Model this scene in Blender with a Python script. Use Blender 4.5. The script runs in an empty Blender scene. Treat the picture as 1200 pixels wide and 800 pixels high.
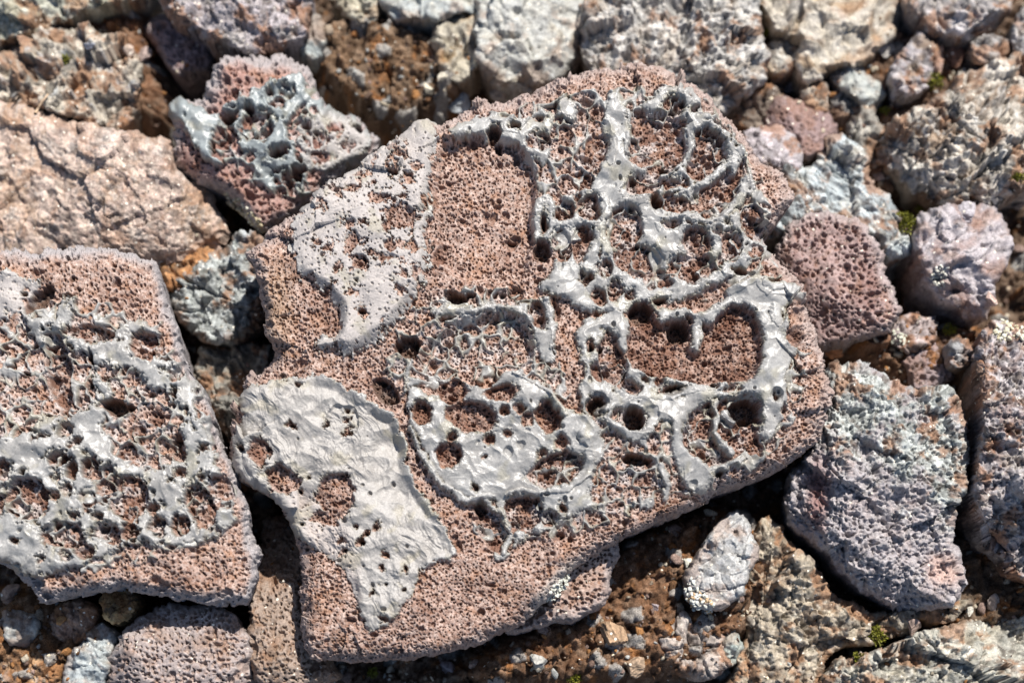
import bpy, math, random
import numpy as np
from mathutils import Vector

F32 = np.float32
random.seed(7)
scene = bpy.context.scene
COL = scene.collection

# ----------------------------------------------------------------------------
# camera: looks down on the rubble, tipped a little away from the vertical
# ----------------------------------------------------------------------------
S = 0.0005                       # metres per photograph pixel at the slab
TILT = math.radians(15.0)
DIST = 0.95
FOC = 36.0 * DIST / (1200 * S)
HW = 18.0 / FOC
DIR = np.array([0.0, math.sin(TILT), -math.cos(TILT)])
UP = np.array([0.0, math.cos(TILT), math.sin(TILT)])
TGT = np.array([0.0, 0.0, 0.10])
CAM = TGT - DIST * DIR


def unproj(u, v, z):
    """photograph pixel + height above the ground -> world point"""
    a = (np.asarray(u) - 600.0) / 600.0 * HW
    b = (400.0 - np.asarray(v)) / 600.0 * HW
    dx = a
    dy = DIR[1] + UP[1] * b
    dz = DIR[2] + UP[2] * b
    t = (np.asarray(z) - CAM[2]) / dz
    return np.stack([CAM[0] + dx * t, CAM[1] + dy * t, np.broadcast_to(z, np.shape(t))], -1)


def proj(x, y, z):
    px, py, pz = x - CAM[0], y - CAM[1], z - CAM[2]
    dep = py * DIR[1] + pz * DIR[2]
    b = (py * UP[1] + pz * UP[2]) / dep
    a = px / dep
    return 600 + a / HW * 600, 400 - b / HW * 600


# ----------------------------------------------------------------------------
# numeric helpers
# ----------------------------------------------------------------------------
_rng = np.random.default_rng(11)
_ang = _rng.uniform(0, 2 * np.pi, (256, 256)).astype(F32)
_GX, _GY = np.cos(_ang), np.sin(_ang)
_R = [_rng.uniform(0, 1, (256, 256)).astype(F32) for _ in range(6)]


def noise(x, y, seed=0):
    """2-D gradient noise, about -0.7 .. 0.7"""
    x = x + seed * 17.31
    y = y + seed * 9.77
    ix = np.floor(x).astype(np.int32)
    iy = np.floor(y).astype(np.int32)
    fx = (x - ix).astype(F32)
    fy = (y - iy).astype(F32)
    ux = fx * fx * fx * (fx * (fx * 6 - 15) + 10)
    uy = fy * fy * fy * (fy * (fy * 6 - 15) + 10)

    def g(ax, ay, dx, dy):
        i, j = ax & 255, ay & 255
        return _GX[i, j] * dx + _GY[i, j] * dy
    a = g(ix, iy, fx, fy)
    b = g(ix + 1, iy, fx - 1, fy)
    c = g(ix, iy + 1, fx, fy - 1)
    d = g(ix + 1, iy + 1, fx - 1, fy - 1)
    return (a + (b - a) * ux) * (1 - uy) + (c + (d - c) * ux) * uy


def fbm(x, y, wl, seed=0, octs=4, gain=0.5):
    s = 0
    a = 1.0
    for o in range(octs):
        s = s + a * noise(x / wl, y / wl, seed + o * 3)
        wl = wl / 2.03
        a *= gain
    return s


def ridged(x, y, wl, seed=0, octs=3, gain=0.5):
    s = 0
    a = 1.0
    for o in range(octs):
        s = s + a * (1 - 2.2 * np.abs(noise(x / wl, y / wl, seed + o * 5)))
        wl = wl / 2.1
        a *= gain
    return s


def pores(x, y, cell, seed, rmin, rmax, prob):
    """nearest vesicle: returns q (0 centre .. 1 rim, >1 outside) and its radius"""
    x = x / cell + seed * 3.7
    y = y / cell + seed * 5.3
    ix = np.floor(x).astype(np.int32)
    iy = np.floor(y).astype(np.int32)
    best = np.full(x.shape, 9.0, F32)
    rad = np.zeros(x.shape, F32)
    for dx in (-1, 0, 1):
        for dy in (-1, 0, 1):
            i, j = (ix + dx) & 255, (iy + dy) & 255
            px = ix + dx + _R[0][i, j]
            py = iy + dy + _R[1][i, j]
            r = rmin + (rmax - rmin) * _R[2][i, j] ** 1.5
            r = np.where(_R[3][i, j] < prob, r, 1e-4)
            st = 0.75 + 0.5 * _R[4][i, j]
            q = np.sqrt(((x - px) * st) ** 2 + ((y - py) / st) ** 2) / r
            m = q < best
            best = np.where(m, q, best)
            rad = np.where(m, r * cell, rad)
    return best.astype(F32), rad


def cells(x, y, cell, seed):
    """worley F1, F2 and a random value per cell"""
    x = x / cell + seed * 3.1
    y = y / cell + seed * 7.9
    ix = np.floor(x).astype(np.int32)
    iy = np.floor(y).astype(np.int32)
    f1 = np.full(x.shape, 9.0, F32)
    f2 = np.full(x.shape, 9.0, F32)
    val = np.zeros(x.shape, F32)
    for dx in (-1, 0, 1):
        for dy in (-1, 0, 1):
            i, j = (ix + dx) & 255, (iy + dy) & 255
            d = np.sqrt((x - ix - dx - _R[0][i, j]) ** 2 + (y - iy - dy - _R[1][i, j]) ** 2)
            m = d < f1
            f2 = np.where(m, f1, np.minimum(f2, d))
            val = np.where(m, _R[5][i, j], val)
            f1 = np.where(m, d, f1)
    return f1, f2, val


def planes(x, y, cell, seed, slope):
    """broken-rock relief: each cell is a tilted facet of its own; px"""
    x = x / cell + seed * 2.3
    y = y / cell + seed * 4.7
    ix = np.floor(x).astype(np.int32)
    iy = np.floor(y).astype(np.int32)
    f1 = np.full(x.shape, 9.0, F32)
    h = np.zeros(x.shape, F32)
    for dx in (-1, 0, 1):
        for dy in (-1, 0, 1):
            i, j = (ix + dx) & 255, (iy + dy) & 255
            ex = x - ix - dx - _R[1][i, j]
            ey = y - iy - dy - _R[2][i, j]
            d = ex * ex + ey * ey
            m = d < f1
            h = np.where(m, (_R[3][i, j] - .5) * ex * 2 + (_R[4][i, j] - .5) * ey * 2 + 0.9 * (_R[5][i, j] - .5), h)
            f1 = np.where(m, d, f1)
    return h * cell * slope


def sst(a, b, x):
    t = np.clip((x - a) / (b - a), 0, 1)
    return t * t * (3 - 2 * t)


def mix(a, b, t):
    t = np.asarray(t)[..., None]
    return np.asarray(a) * (1 - t) + np.asarray(b) * t


def chaikin(p, n=2):
    p = np.asarray(p, float)
    for _ in range(n):
        q = np.roll(p, -1, 0)
        p = np.stack([p * .75 + q * .25, p * .25 + q * .75], 1).reshape(-1, 2)
    return p


def sdf_raw(p, x, y):
    d2 = np.full(x.shape, 1e12)
    ins = np.zeros(x.shape, bool)
    n = len(p)
    for k in range(n):
        ax, ay = p[k]
        bx, by = p[(k + 1) % n]
        ex, ey = bx - ax, by - ay
        L = ex * ex + ey * ey + 1e-9
        t = np.clip(((x - ax) * ex + (y - ay) * ey) / L, 0, 1)
        d2 = np.minimum(d2, (x - ax - t * ex) ** 2 + (y - ay - t * ey) ** 2)
        c = (ay > y) != (by > y)
        if abs(ey) > 1e-9:
            ins ^= c & (x < ax + (y - ay) * ex / ey)
    d = np.sqrt(d2)
    return np.where(ins, -d, d)


class Sdf:
    """signed distance of a traced outline, sampled from a coarse lattice"""
    def __init__(self, poly, pad=30, step=2.0, smooth=2):
        p = chaikin(poly, smooth)
        self.x0, self.y0 = p.min(0) - pad
        x1, y1 = p.max(0) + pad
        self.step = step
        nx, ny = int((x1 - self.x0) / step) + 2, int((y1 - self.y0) / step) + 2
        X, Y = np.meshgrid(self.x0 + np.arange(nx) * step, self.y0 + np.arange(ny) * step, indexing='ij')
        self.g = sdf_raw(p, X, Y)
        self.pad = pad

    def __call__(self, u, v):
        fx = (u - self.x0) / self.step
        fy = (v - self.y0) / self.step
        nx, ny = self.g.shape
        cx = np.clip(fx, 0, nx - 1.001)
        cy = np.clip(fy, 0, ny - 1.001)
        ix, iy = cx.astype(np.int32), cy.astype(np.int32)
        ax, ay = cx - ix, cy - iy
        g = self.g
        d = (g[ix, iy] * (1 - ax) + g[ix + 1, iy] * ax) * (1 - ay) + (g[ix, iy + 1] * (1 - ax) + g[ix + 1, iy + 1] * ax) * ay
        out = np.maximum(np.abs(fx - cx), np.abs(fy - cy)) * self.step
        return d + out


def ell(u, v, e):
    """rough signed distance of an ellipse (cx, cy, rx, ry, rotation in degrees)"""
    cx, cy, rx, ry = e[:4]
    a = math.radians(e[4]) if len(e) > 4 else 0.0
    dx, dy = u - cx, v - cy
    x = dx * math.cos(a) + dy * math.sin(a)
    y = -dx * math.sin(a) + dy * math.cos(a)
    k = np.sqrt((x / rx) ** 2 + (y / ry) ** 2)
    return (k - 1) * min(rx, ry)


def capsule(u, v, pts):
    """signed distance of a strap: points (x, y, half width)"""
    best = np.full(u.shape, 1e6)
    for (ax, ay, ar), (bx, by, br) in zip(pts[:-1], pts[1:]):
        ex, ey = bx - ax, by - ay
        t = np.clip(((u - ax) * ex + (v - ay) * ey) / (ex * ex + ey * ey + 1e-9), 0, 1)
        d = np.sqrt((u - ax - t * ex) ** 2 + (v - ay - t * ey) ** 2) - (ar + (br - ar) * t)
        best = np.minimum(best, d)
    return best


# ----------------------------------------------------------------------------
# materials
# ----------------------------------------------------------------------------
def rock_material(name, fine=2600.0, fine_amt=0.3, bump=0.4, bump_scale=2200.0, spec=0.35, speck=0.0):
    m = bpy.data.materials.new(name)
    m.use_nodes = True
    nt = m.node_tree
    nt.nodes.clear()
    N, L = nt.nodes.new, nt.links.new
    out = N('ShaderNodeOutputMaterial')
    b = N('ShaderNodeBsdfPrincipled')
    L(b.outputs[0], out.inputs[0])
    at = N('ShaderNodeAttribute')
    at.attribute_name = 'albedo'
    tc = N('ShaderNodeTexCoord')
    nz = N('ShaderNodeTexNoise')
    nz.inputs['Scale'].default_value = fine
    nz.inputs['Detail'].default_value = 3
    nz.inputs['Roughness'].default_value = 0.65
    L(tc.outputs['Object'], nz.inputs['Vector'])
    mr = N('ShaderNodeMapRange')
    mr.inputs['From Min'].default_value = 0.3
    mr.inputs['From Max'].default_value = 0.7
    mr.inputs['To Min'].default_value = 1 - fine_amt
    mr.inputs['To Max'].default_value = 1 + fine_amt
    L(nz.outputs['Fac'], mr.inputs['Value'])
    mul = N('ShaderNodeMix')
    mul.data_type = 'RGBA'
    mul.blend_type = 'MULTIPLY'
    mul.inputs[0].default_value = 1.0
    L(at.outputs['Color'], mul.inputs[6])
    L(mr.outputs['Result'], mul.inputs[7])
    col = mul.outputs[2]
    if speck > 0:
        vo = N('ShaderNodeTexVoronoi')
        vo.inputs['Scale'].default_value = 420.0
        L(tc.outputs['Object'], vo.inputs['Vector'])
        sep = N('ShaderNodeSeparateColor')
        L(vo.outputs['Color'], sep.inputs[0])
        lt = N('ShaderNodeMath')
        lt.operation = 'LESS_THAN'
        lt.inputs[1].default_value = speck
        L(sep.outputs[0], lt.inputs[0])
        l2 = N('ShaderNodeMath')
        l2.operation = 'LESS_THAN'
        l2.inputs[1].default_value = 0.36
        L(vo.outputs['Distance'], l2.inputs[0])
        pr = N('ShaderNodeMath')
        pr.operation = 'MULTIPLY'
        L(lt.outputs[0], pr.inputs[0])
        L(l2.outputs[0], pr.inputs[1])
        m2 = N('ShaderNodeMix')
        m2.data_type = 'RGBA'
        L(pr.outputs[0], m2.inputs[0])
        L(col, m2.inputs[6])
        m2.inputs[7].default_value = (0.78, 0.72, 0.62, 1)
        col = m2.outputs[2]
    L(col, b.inputs['Base Color'])
    L(at.outputs['Alpha'], b.inputs['Roughness'])
    b.inputs['Specular IOR Level'].default_value = spec
    if bump > 0:
        n2 = N('ShaderNodeTexNoise')
        n2.inputs['Scale'].default_value = bump_scale
        n2.inputs['Detail'].default_value = 4
        n2.inputs['Roughness'].default_value = 0.7
        L(tc.outputs['Object'], n2.inputs['Vector'])
        bp = N('ShaderNodeBump')
        bp.inputs['Strength'].default_value = bump
        bp.inputs['Distance'].default_value = 0.0008
        L(n2.outputs['Fac'], bp.inputs['Height'])
        L(bp.outputs[0], b.inputs['Normal'])
    return m


MAT = {
    'porous': rock_material('vesicular_lava', 1300, 0.5, 0.5, 1800, 0.3),
    'crust': rock_material('glassy_lava_crust', 900, 0.2, 0.22, 1500, 0.55),
    'rough': rock_material('weathered_lava', 700, 0.35, 0.8, 900, 0.4, speck=0.05),
    'soil': rock_material('gravelly_soil', 1100, 0.6, 1.0, 1200, 0.08, speck=0.02),
    'lichen': rock_material('crusty_lichen', 1500, 0.25, 0.5, 1500, 0.2),
    'leaf': rock_material('moss_leaf', 900, 0.2, 0.0, 900, 0.4),
}


# ----------------------------------------------------------------------------
# meshes
# ----------------------------------------------------------------------------
def add_mesh(name, verts, quads, col, mat, parent=None, origin=(0, 0, 0), tris=None):
    me = bpy.data.meshes.new(name)
    verts = np.asarray(verts, F32) - np.asarray(origin, F32)
    nq = 0 if quads is None else len(quads)
    ntr = 0 if tris is None else len(tris)
    me.vertices.add(len(verts))
    me.vertices.foreach_set('co', verts.ravel())
    loops = []
    if nq:
        loops.append(np.asarray(quads, np.int32).ravel())
    if ntr:
        loops.append(np.asarray(tris, np.int32).ravel())
    loops = np.concatenate(loops)
    me.loops.add(len(loops))
    me.loops.foreach_set('vertex_index', loops)
    me.polygons.add(nq + ntr)
    st = np.concatenate([np.arange(nq) * 4, nq * 4 + np.arange(ntr) * 3]).astype(np.int32)
    me.polygons.foreach_set('loop_start', st)
    me.polygons.foreach_set('use_smooth', np.ones(nq + ntr, bool))
    me.update(calc_edges=True)
    ca = me.color_attributes.new('albedo', 'FLOAT_COLOR', 'POINT')
    ca.data.foreach_set('color', np.asarray(col, F32).ravel())
    me.materials.append(mat)
    ob = bpy.data.objects.new(name, me)
    COL.objects.link(ob)
    if parent is not None:
        ob.parent = parent
    else:
        ob.location = origin
    return ob


def tag(o, label, cat, group=None, kind=None):
    if label:
        o['label'] = label
    if cat:
        o['category'] = cat
    if group:
        o['group'] = group
    if kind:
        o['kind'] = kind
    return o


OCC_N = (700, 500)
OCC = np.zeros(OCC_N, bool)     # where a rock already stands (2 px cells, 100 px margin)


def mark(sd):
    X, Y = np.meshgrid(np.arange(OCC_N[0]) * 2.0 - 100, np.arange(OCC_N[1]) * 2.0 - 100, indexing='ij')
    OCC[sd(X, Y) < -8] = True


def build_rock(name, label, cat, poly, zt, zb, detail, pitch=1.4, tilt=(0, 0), round_=(14, 18), group=None,
               mats=('rough',), parts=('body',), warp=(5.0, 26.0, 2.2, 8.0), seed=1, facets=0, facet_amp=14,
               under=0.88, dome=8, grow=0.0):
    """A solid lump: traced outline, its own height and thickness.  Top, rolled edge, undercut flanks, underside.
    detail(u, v, d, seed) -> height in px, albedo (n,3), roughness, part index"""
    sd = Sdf(poly, pad=24, smooth=1)
    mark(sd)
    p = np.asarray(poly, float)
    x0, y0 = p.min(0) - 14
    x1, y1 = p.max(0) + 14
    nx, ny = int((x1 - x0) / pitch) + 1, int((y1 - y0) / pitch) + 1
    u, v = np.meshgrid(x0 + np.arange(nx) * pitch, y0 + np.arange(ny) * pitch, indexing='ij')
    wu = u + warp[0] * noise(u / warp[1], v / warp[1], seed) * 1.6 + warp[2] * noise(u / warp[3], v / warp[3], seed + 2) * 1.6
    wv = v + warp[0] * noise(u / warp[1], v / warp[1], seed + 7) * 1.6 + warp[2] * noise(u / warp[3], v / warp[3], seed + 9) * 1.6
    d = grow - sd(wu, wv)
    rr = round_[0] * (1 + 0.5 * noise(u / 60, v / 60, seed + 4))
    k = 1 - np.clip(d / np.maximum(rr, 3), 0, 1)
    roll = round_[1] * (1 - np.sqrt(np.clip(1 - k * k, 0, 1)))
    cx, cy = p.mean(0)
    ext = 0.5 * max(x1 - x0, y1 - y0)
    low = tilt[0] * (u - cx) + tilt[1] * (v - cy) - dome * (((u - cx) ** 2 + (v - cy) ** 2) / ext ** 2)
    if facets:
        rg = np.random.default_rng(seed * 13 + 5)
        f = np.full(u.shape, 1e6)
        for i in range(facets):
            a = rg.uniform(0, 2 * np.pi)
            g = rg.uniform(0.15, 0.75)
            o = rg.uniform(0.1, 0.65) * ext
            w = (u - cx) * math.cos(a) + (v - cy) * math.sin(a) - o + 4 * noise(u / 30, v / 30, seed + i)
            f = np.minimum(f, -g * w)
        f = np.minimum(f, 0.0)
        low = low + np.maximum(f, -facet_amp * 3)
    zlow = zt + S * (low - roll)
    h, colr, rough, part = detail(u, v, d, seed)
    P = unproj(u, v, zlow)
    nrm = np.cross(np.gradient(P, axis=1), np.gradient(P, axis=0))
    nrm /= np.linalg.norm(nrm, axis=-1, keepdims=True) + 1e-12
    nrm *= np.sign(nrm[..., 2:3] + 1e-9)
    nrm[..., 2] = np.maximum(nrm[..., 2], 2.6 if len(parts) == 1 else 9.0)
    nrm /= np.linalg.norm(nrm, axis=-1, keepdims=True)
    P = P + nrm * (S * h * (0.4 + 0.6 * sst(0, 9, d)) if len(parts) == 1 else S * h)[..., None]
    P[..., 2] = np.maximum(P[..., 2], zb + 0.004)
    ok = d > 0
    cell = ok[:-1, :-1] & ok[1:, :-1] & ok[1:, 1:] & ok[:-1, 1:]
    idx = np.arange(nx * ny).reshape(nx, ny)
    q = np.stack([idx[:-1, :-1], idx[:-1, 1:], idx[1:, 1:], idx[1:, :-1]], -1)[cell]
    V = P.reshape(-1, 3)
    C4 = np.concatenate([colr.reshape(-1, 3), np.broadcast_to(rough, u.shape).reshape(-1, 1)], 1)
    part = np.broadcast_to(part, u.shape).reshape(-1)
    # boundary of the top -> flanks and underside
    e = np.concatenate([q[:, [0, 1]], q[:, [1, 2]], q[:, [2, 3]], q[:, [3, 0]]])
    n = len(V)
    key = e[:, 0].astype(np.int64) * n + e[:, 1]
    rev = e[:, 1].astype(np.int64) * n + e[:, 0]
    be = e[~np.isin(key, rev)]
    bv = np.unique(be)
    cen = V[bv].mean(0)
    nb = len(bv)
    loc = np.zeros(n, np.int64)
    loc[bv] = np.arange(nb)
    ring0 = V[bv]
    sm = np.concatenate([V[bv], C4[bv]], 1)
    l0, l1 = loc[be[:, 0]], loc[be[:, 1]]
    cnt = np.bincount(l0, minlength=nb) + np.bincount(l1, minlength=nb)
    for _ in range(40):
        acc = np.zeros_like(sm)
        np.add.at(acc, l0, sm[l1])
        np.add.at(acc, l1, sm[l0])
        sm = 0.5 * sm + 0.5 * acc / cnt[:, None]
    rings, cols = [], []
    K = 16
    uu, vv = u.ravel()[bv], v.ravel()[bv]
    for kx in range(1, K + 1):
        t = kx / K
        zz = (ring0[:, 2] - zb) / S * t
        fl = (4.0 * noise(uu / 22 + zz / 22, vv / 22 - zz / 30, seed + 3) + 2.5 * noise(uu / 8 + zz / 7, vv / 8 - zz / 9, seed + 5)
              + 1.5 * noise(uu / 3.5 + zz / 3, vv / 3.5 - zz / 4, seed + 8)) * min(1.0, t * 6)
        sc = 1 - (1 - under) * t ** 1.2 + fl * S / np.maximum(np.hypot(ring0[:, 0] - cen[0], ring0[:, 1] - cen[1]), .004)
        bl = min(1.0, t * 5)
        rs = ring0 * (1 - bl) + sm[:, :3] * bl
        r = ring0.copy()
        r[:, :2] = cen[:2] + (rs[:, :2] - cen[:2]) * sc[:, None]
        r[:, 2] = rs[:, 2] * (1 - t) + zb * t
        rings.append(r)
        cc = C4[bv] * (1 - bl) + sm[:, 3:] * bl
        cc[:, :3] *= np.clip(1 + 0.6 * noise(uu / 9 + zz / 9, vv / 9 - zz / 12, seed + 6) + .6 * noise(uu / 4 + zz / 4, vv / 4 - zz / 5, seed + 7), .3, 1.6)[:, None]
        cols.append(cc)
    bott = np.array([[cen[0], cen[1], zb]])
    org = np.array([cen[0], cen[1], zb])
    # face part index by majority of first corner
    fp = part[q[:, 0]]
    base_q, base_v, base_c = [], [V], [C4]
    off = n
    prev = lambda i: be[:, i]
    for kx in range(K):
        cur = off + kx * nb
        a, b_ = prev(0), prev(1)
        c_, d_ = cur + loc[be[:, 1]], cur + loc[be[:, 0]]
        base_q.append(np.stack([b_, a, d_, c_], 1))
        prev = (lambda cu: (lambda i: cu + loc[be[:, i]]))(cur)
    base_v += rings + [bott]
    base_c += cols + [C4[bv].mean(0, keepdims=True)]
    AV, AC = np.concatenate(base_v), np.concatenate(base_c)
    sk = np.concatenate(base_q)
    tri = np.stack([prev(1), prev(0), np.full(len(be), len(AV) - 1)], 1)

    def sub(qs, ts):
        us = np.unique(np.concatenate([qs.ravel(), ts.ravel()]) if ts is not None else qs)
        mp = np.zeros(len(AV), np.int64)
        mp[us] = np.arange(len(us))
        return AV[us], mp[qs], AC[us], (mp[ts] if ts is not None else None)
    if len(parts) == 1:
        vv_, qq, cc, tt = sub(np.concatenate([q, sk]), tri)
        root = add_mesh(name, vv_, qq, cc, MAT[mats[0]], None, org, tt)
    else:
        root = bpy.data.objects.new(name, None)
        root.empty_display_size = 0.02
        COL.objects.link(root)
        root.location = org
        for i, (pn, mt) in enumerate(zip(parts, mats)):
            qs = q[fp == i]
            if i == 0:
                vv_, qq, cc, tt = sub(np.concatenate([qs, sk]), tri)
            elif len(qs) > 20:
                vv_, qq, cc, tt = sub(qs, None)
            else:
                continue
            add_mesh(pn, vv_, qq, cc, MAT[mt], root, org, tt)
    tag(root, label, cat, group)

    def surf(a, b):
        i = np.clip(((np.asarray(a) - x0) / pitch).round().astype(int), 0, nx - 1)
        j = np.clip(((np.asarray(b) - y0) / pitch).round().astype(int), 0, ny - 1)
        return P[i, j]
    return root, org, surf


# crumbs: small deformed lumps, used for lichen grains, gravel and pebbles
def ico(sub):
    t = (1 + 5 ** .5) / 2
    v = [(-1, t, 0), (1, t, 0), (-1, -t, 0), (1, -t, 0), (0, -1, t), (0, 1, t), (0, -1, -t), (0, 1, -t), (t, 0, -1), (t, 0, 1), (-t, 0, -1), (-t, 0, 1)]
    f = [(0, 11, 5), (0, 5, 1), (0, 1, 7), (0, 7, 10), (0, 10, 11), (1, 5, 9), (5, 11, 4), (11, 10, 2), (10, 7, 6), (7, 1, 8), (3, 9, 4), (3, 4, 2), (3, 2, 6), (3, 6, 8), (3, 8, 9), (4, 9, 5), (2, 4, 11), (6, 2, 10), (8, 6, 7), (9, 8, 1)]
    v = [np.array(a) / np.linalg.norm(a) for a in v]
    for _ in range(sub):
        cache, nf = {}, []

        def mid(a, b):
            k = (min(a, b), max(a, b))
            if k not in cache:
                m = v[a] + v[b]
                v.append(m / np.linalg.norm(m))
                cache[k] = len(v) - 1
            return cache[k]
        for a, b, c in f:
            ab, bc, ca = mid(a, b), mid(b, c), mid(c, a)
            nf += [(a, ab, ca), (b, bc, ab), (c, ca, bc), (ab, bc, ca)]
        f = nf
    return np.array(v), np.array(f)


ICO = {k: ico(k) for k in (1, 2, 4)}


def lump(sub, r, rg, flat=(0.6, 1.0), jag=0.25, planes=6):
    """an angular chip: a ball cut by random planes"""
    v, f = ICO[sub]
    v = v.copy()
    for _ in range(planes):
        nrm = rg.normal(size=3)
        nrm /= np.linalg.norm(nrm)
        o = rg.uniform(0.45, 0.85)
        dd = v @ nrm
        v = v - np.maximum(dd - o, 0)[:, None] * nrm
    v = v * (1 + jag * rg.normal(size=(len(v), 1)) * (0.4 if sub < 3 else 0.08))
    v = v * np.array([1, rg.uniform(0.45, 1), rg.uniform(*flat)]) * r
    a = rg.uniform(0, 6.28)
    R = np.array([[math.cos(a), -math.sin(a), 0], [math.sin(a), math.cos(a), 0], [0, 0, 1]])
    b = rg.uniform(-.4, .4)
    R2 = np.array([[1, 0, 0], [0, math.cos(b), -math.sin(b)], [0, math.sin(b), math.cos(b)]])
    return v @ (R @ R2).T, f


def crumbs_mesh(name, pts, radii, cols, mat, rg, parent=None, origin=(0, 0, 0), sub=1, rough=0.85):
    VV, FF, CC = [], [], []
    o = 0
    for p, r, c in zip(pts, radii, cols):
        v, f = lump(sub, r, rg)
        VV.append(v + p)
        FF.append(f + o)
        cc = np.ones((len(v), 4))
        cc[:, :3] = np.asarray(c) * (1 + 0.12 * rg.normal(size=(len(v), 1)))
        cc[:, 3] = rough
        CC.append(np.clip(cc, 0.01, 0.9))
        o += len(v)
    return add_mesh(name, np.concatenate(VV), None, np.concatenate(CC), mat, parent, origin, np.concatenate(FF))


def lichen(rock, poly, seed, n, r, palette, label=None):
    root, org, surf = rock
    rg = np.random.default_rng(seed)
    p = np.asarray(poly, float)
    lo, hi = p.min(0), p.max(0)
    pts, rad, cols = [], [], []
    while len(pts) < n:
        a = rg.uniform(lo, hi, (200, 2))
        ins = sdf_raw(p, a[:, 0], a[:, 1]) < 0
        a = a[ins]
        for x, y in a:
            w = surf(x, y)
            rr = r * rg.uniform(0.5, 1.2) * S
            pts.append(w + np.array([0, 0, rr * 0.1]))
            rad.append(rr)
            cols.append(np.array(palette[rg.integers(len(palette))]))
            if len(pts) >= n:
                break
    o = crumbs_mesh('lichen', pts, rad, cols, MAT['lichen'], rg, root, org)
    if label:
        o['label'] = label
    return o


# ----------------------------------------------------------------------------
# surface recipes
# ----------------------------------------------------------------------------
PINK = np.array((0.29, 0.178, 0.136))
PALE = np.array((0.56, 0.445, 0.39))
BROWN = np.array((0.155, 0.075, 0.05))
RUSTY = np.array((0.30, 0.135, 0.055))
CRUST = np.array((0.29, 0.28, 0.266))
THIN = np.array((0.41, 0.37, 0.35))
RIM = np.array((0.33, 0.30, 0.30))


def vesicles(u, v, seed, fine=1.0, big=1.0, amt=1.0):
    """foam of bubbles of three sizes; returns depth (<=0, px) and pit fraction"""
    wu = u + 1.2 * noise(u / 5, v / 5, seed + 31)
    wv = v + 1.2 * noise(u / 5, v / 5, seed + 33)
    q1, r1 = pores(wu, wv, 5.0 * fine, seed, 0.24, 0.50, 0.85)
    q2, r2 = pores(wu, wv, 9.5 * fine, seed + 1, 0.18, 0.40, 0.55)
    q3, r3 = pores(wu, wv, 22.0 * fine, seed + 2, 0.12, 0.34, 0.6)

    z1 = fbm(u, v, 55, seed + 35, 3)
    z2 = fbm(u, v, 38, seed + 37, 3)
    q1 = q1 / (0.72 + 0.5 * sst(-.35, .35, z1))
    q2 = q2 / (0.5 + 0.9 * sst(-.3, .4, z2))
    q3 = q3 / (0.35 + 1.1 * sst(-.2, .45, z2 - .3 * z1))

    def bowl(q, r, k):
        return -k * r * np.sqrt(np.clip(1 - q * q * q, 0, 1))
    a = bowl(q1, r1, 2.7)
    b = bowl(q2, r2, 2.3)
    c = bowl(q3, r3, 1.9) * big
    dep = np.minimum(np.minimum(a, b), c + a * 0.5 * (q3 < 1))
    return dep * amt, np.minimum(np.minimum(q1, q2), q3)


def porous_detail(col_a=PINK, col_b=PALE, col_c=BROWN, fine=1.0, lumps=5.0, rim=0.0, amt=1.0, big=1.0, dark_side=None):
    def fn(u, v, d, seed):
        ve, vq = vesicles(u, v, seed, fine, big, amt)
        h = lumps * fbm(u, v, 55, seed, 4) + ve
        n1 = fbm(u, v, 40, seed + 8, 3)
        n2 = noise(u / 6, v / 6, seed + 5) + 0.7 * noise(u / 2.6, v / 2.6, seed + 4)
        c = mix(col_a, col_b, np.clip(0.45 + 0.6 * n2, 0, 1))
        c = mix(c, col_c, sst(0.1, 0.6, n1) * 0.7)
        c = mix(c, col_c, 0.45 * (vq < 0.9))
        c = dirt(c, u, v, d, seed, .35)
        if rim:
            c = mix(c, RIM, rim * sst(16, 2, d))
        return h, c, 0.85, 0
    return fn


def dirt(c, u, v, d, seed, amt=0.8):
    """iron stain and soil dust, thickest where the rock meets the soil"""
    n = fbm(u, v, 34, seed + 200, 4, .65)
    c = mix(c, np.array((0.28, 0.12, 0.042)), amt * sst(0.08, 0.5, n + 0.28 * sst(26, 4, d)) * .85)
    n2 = fbm(u, v, 16, seed + 205, 4, .7)
    return 0.93 * mix(c, np.array((0.08, 0.06, 0.048)), .85 * amt * sst(0.2, 0.5, n2))


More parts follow.
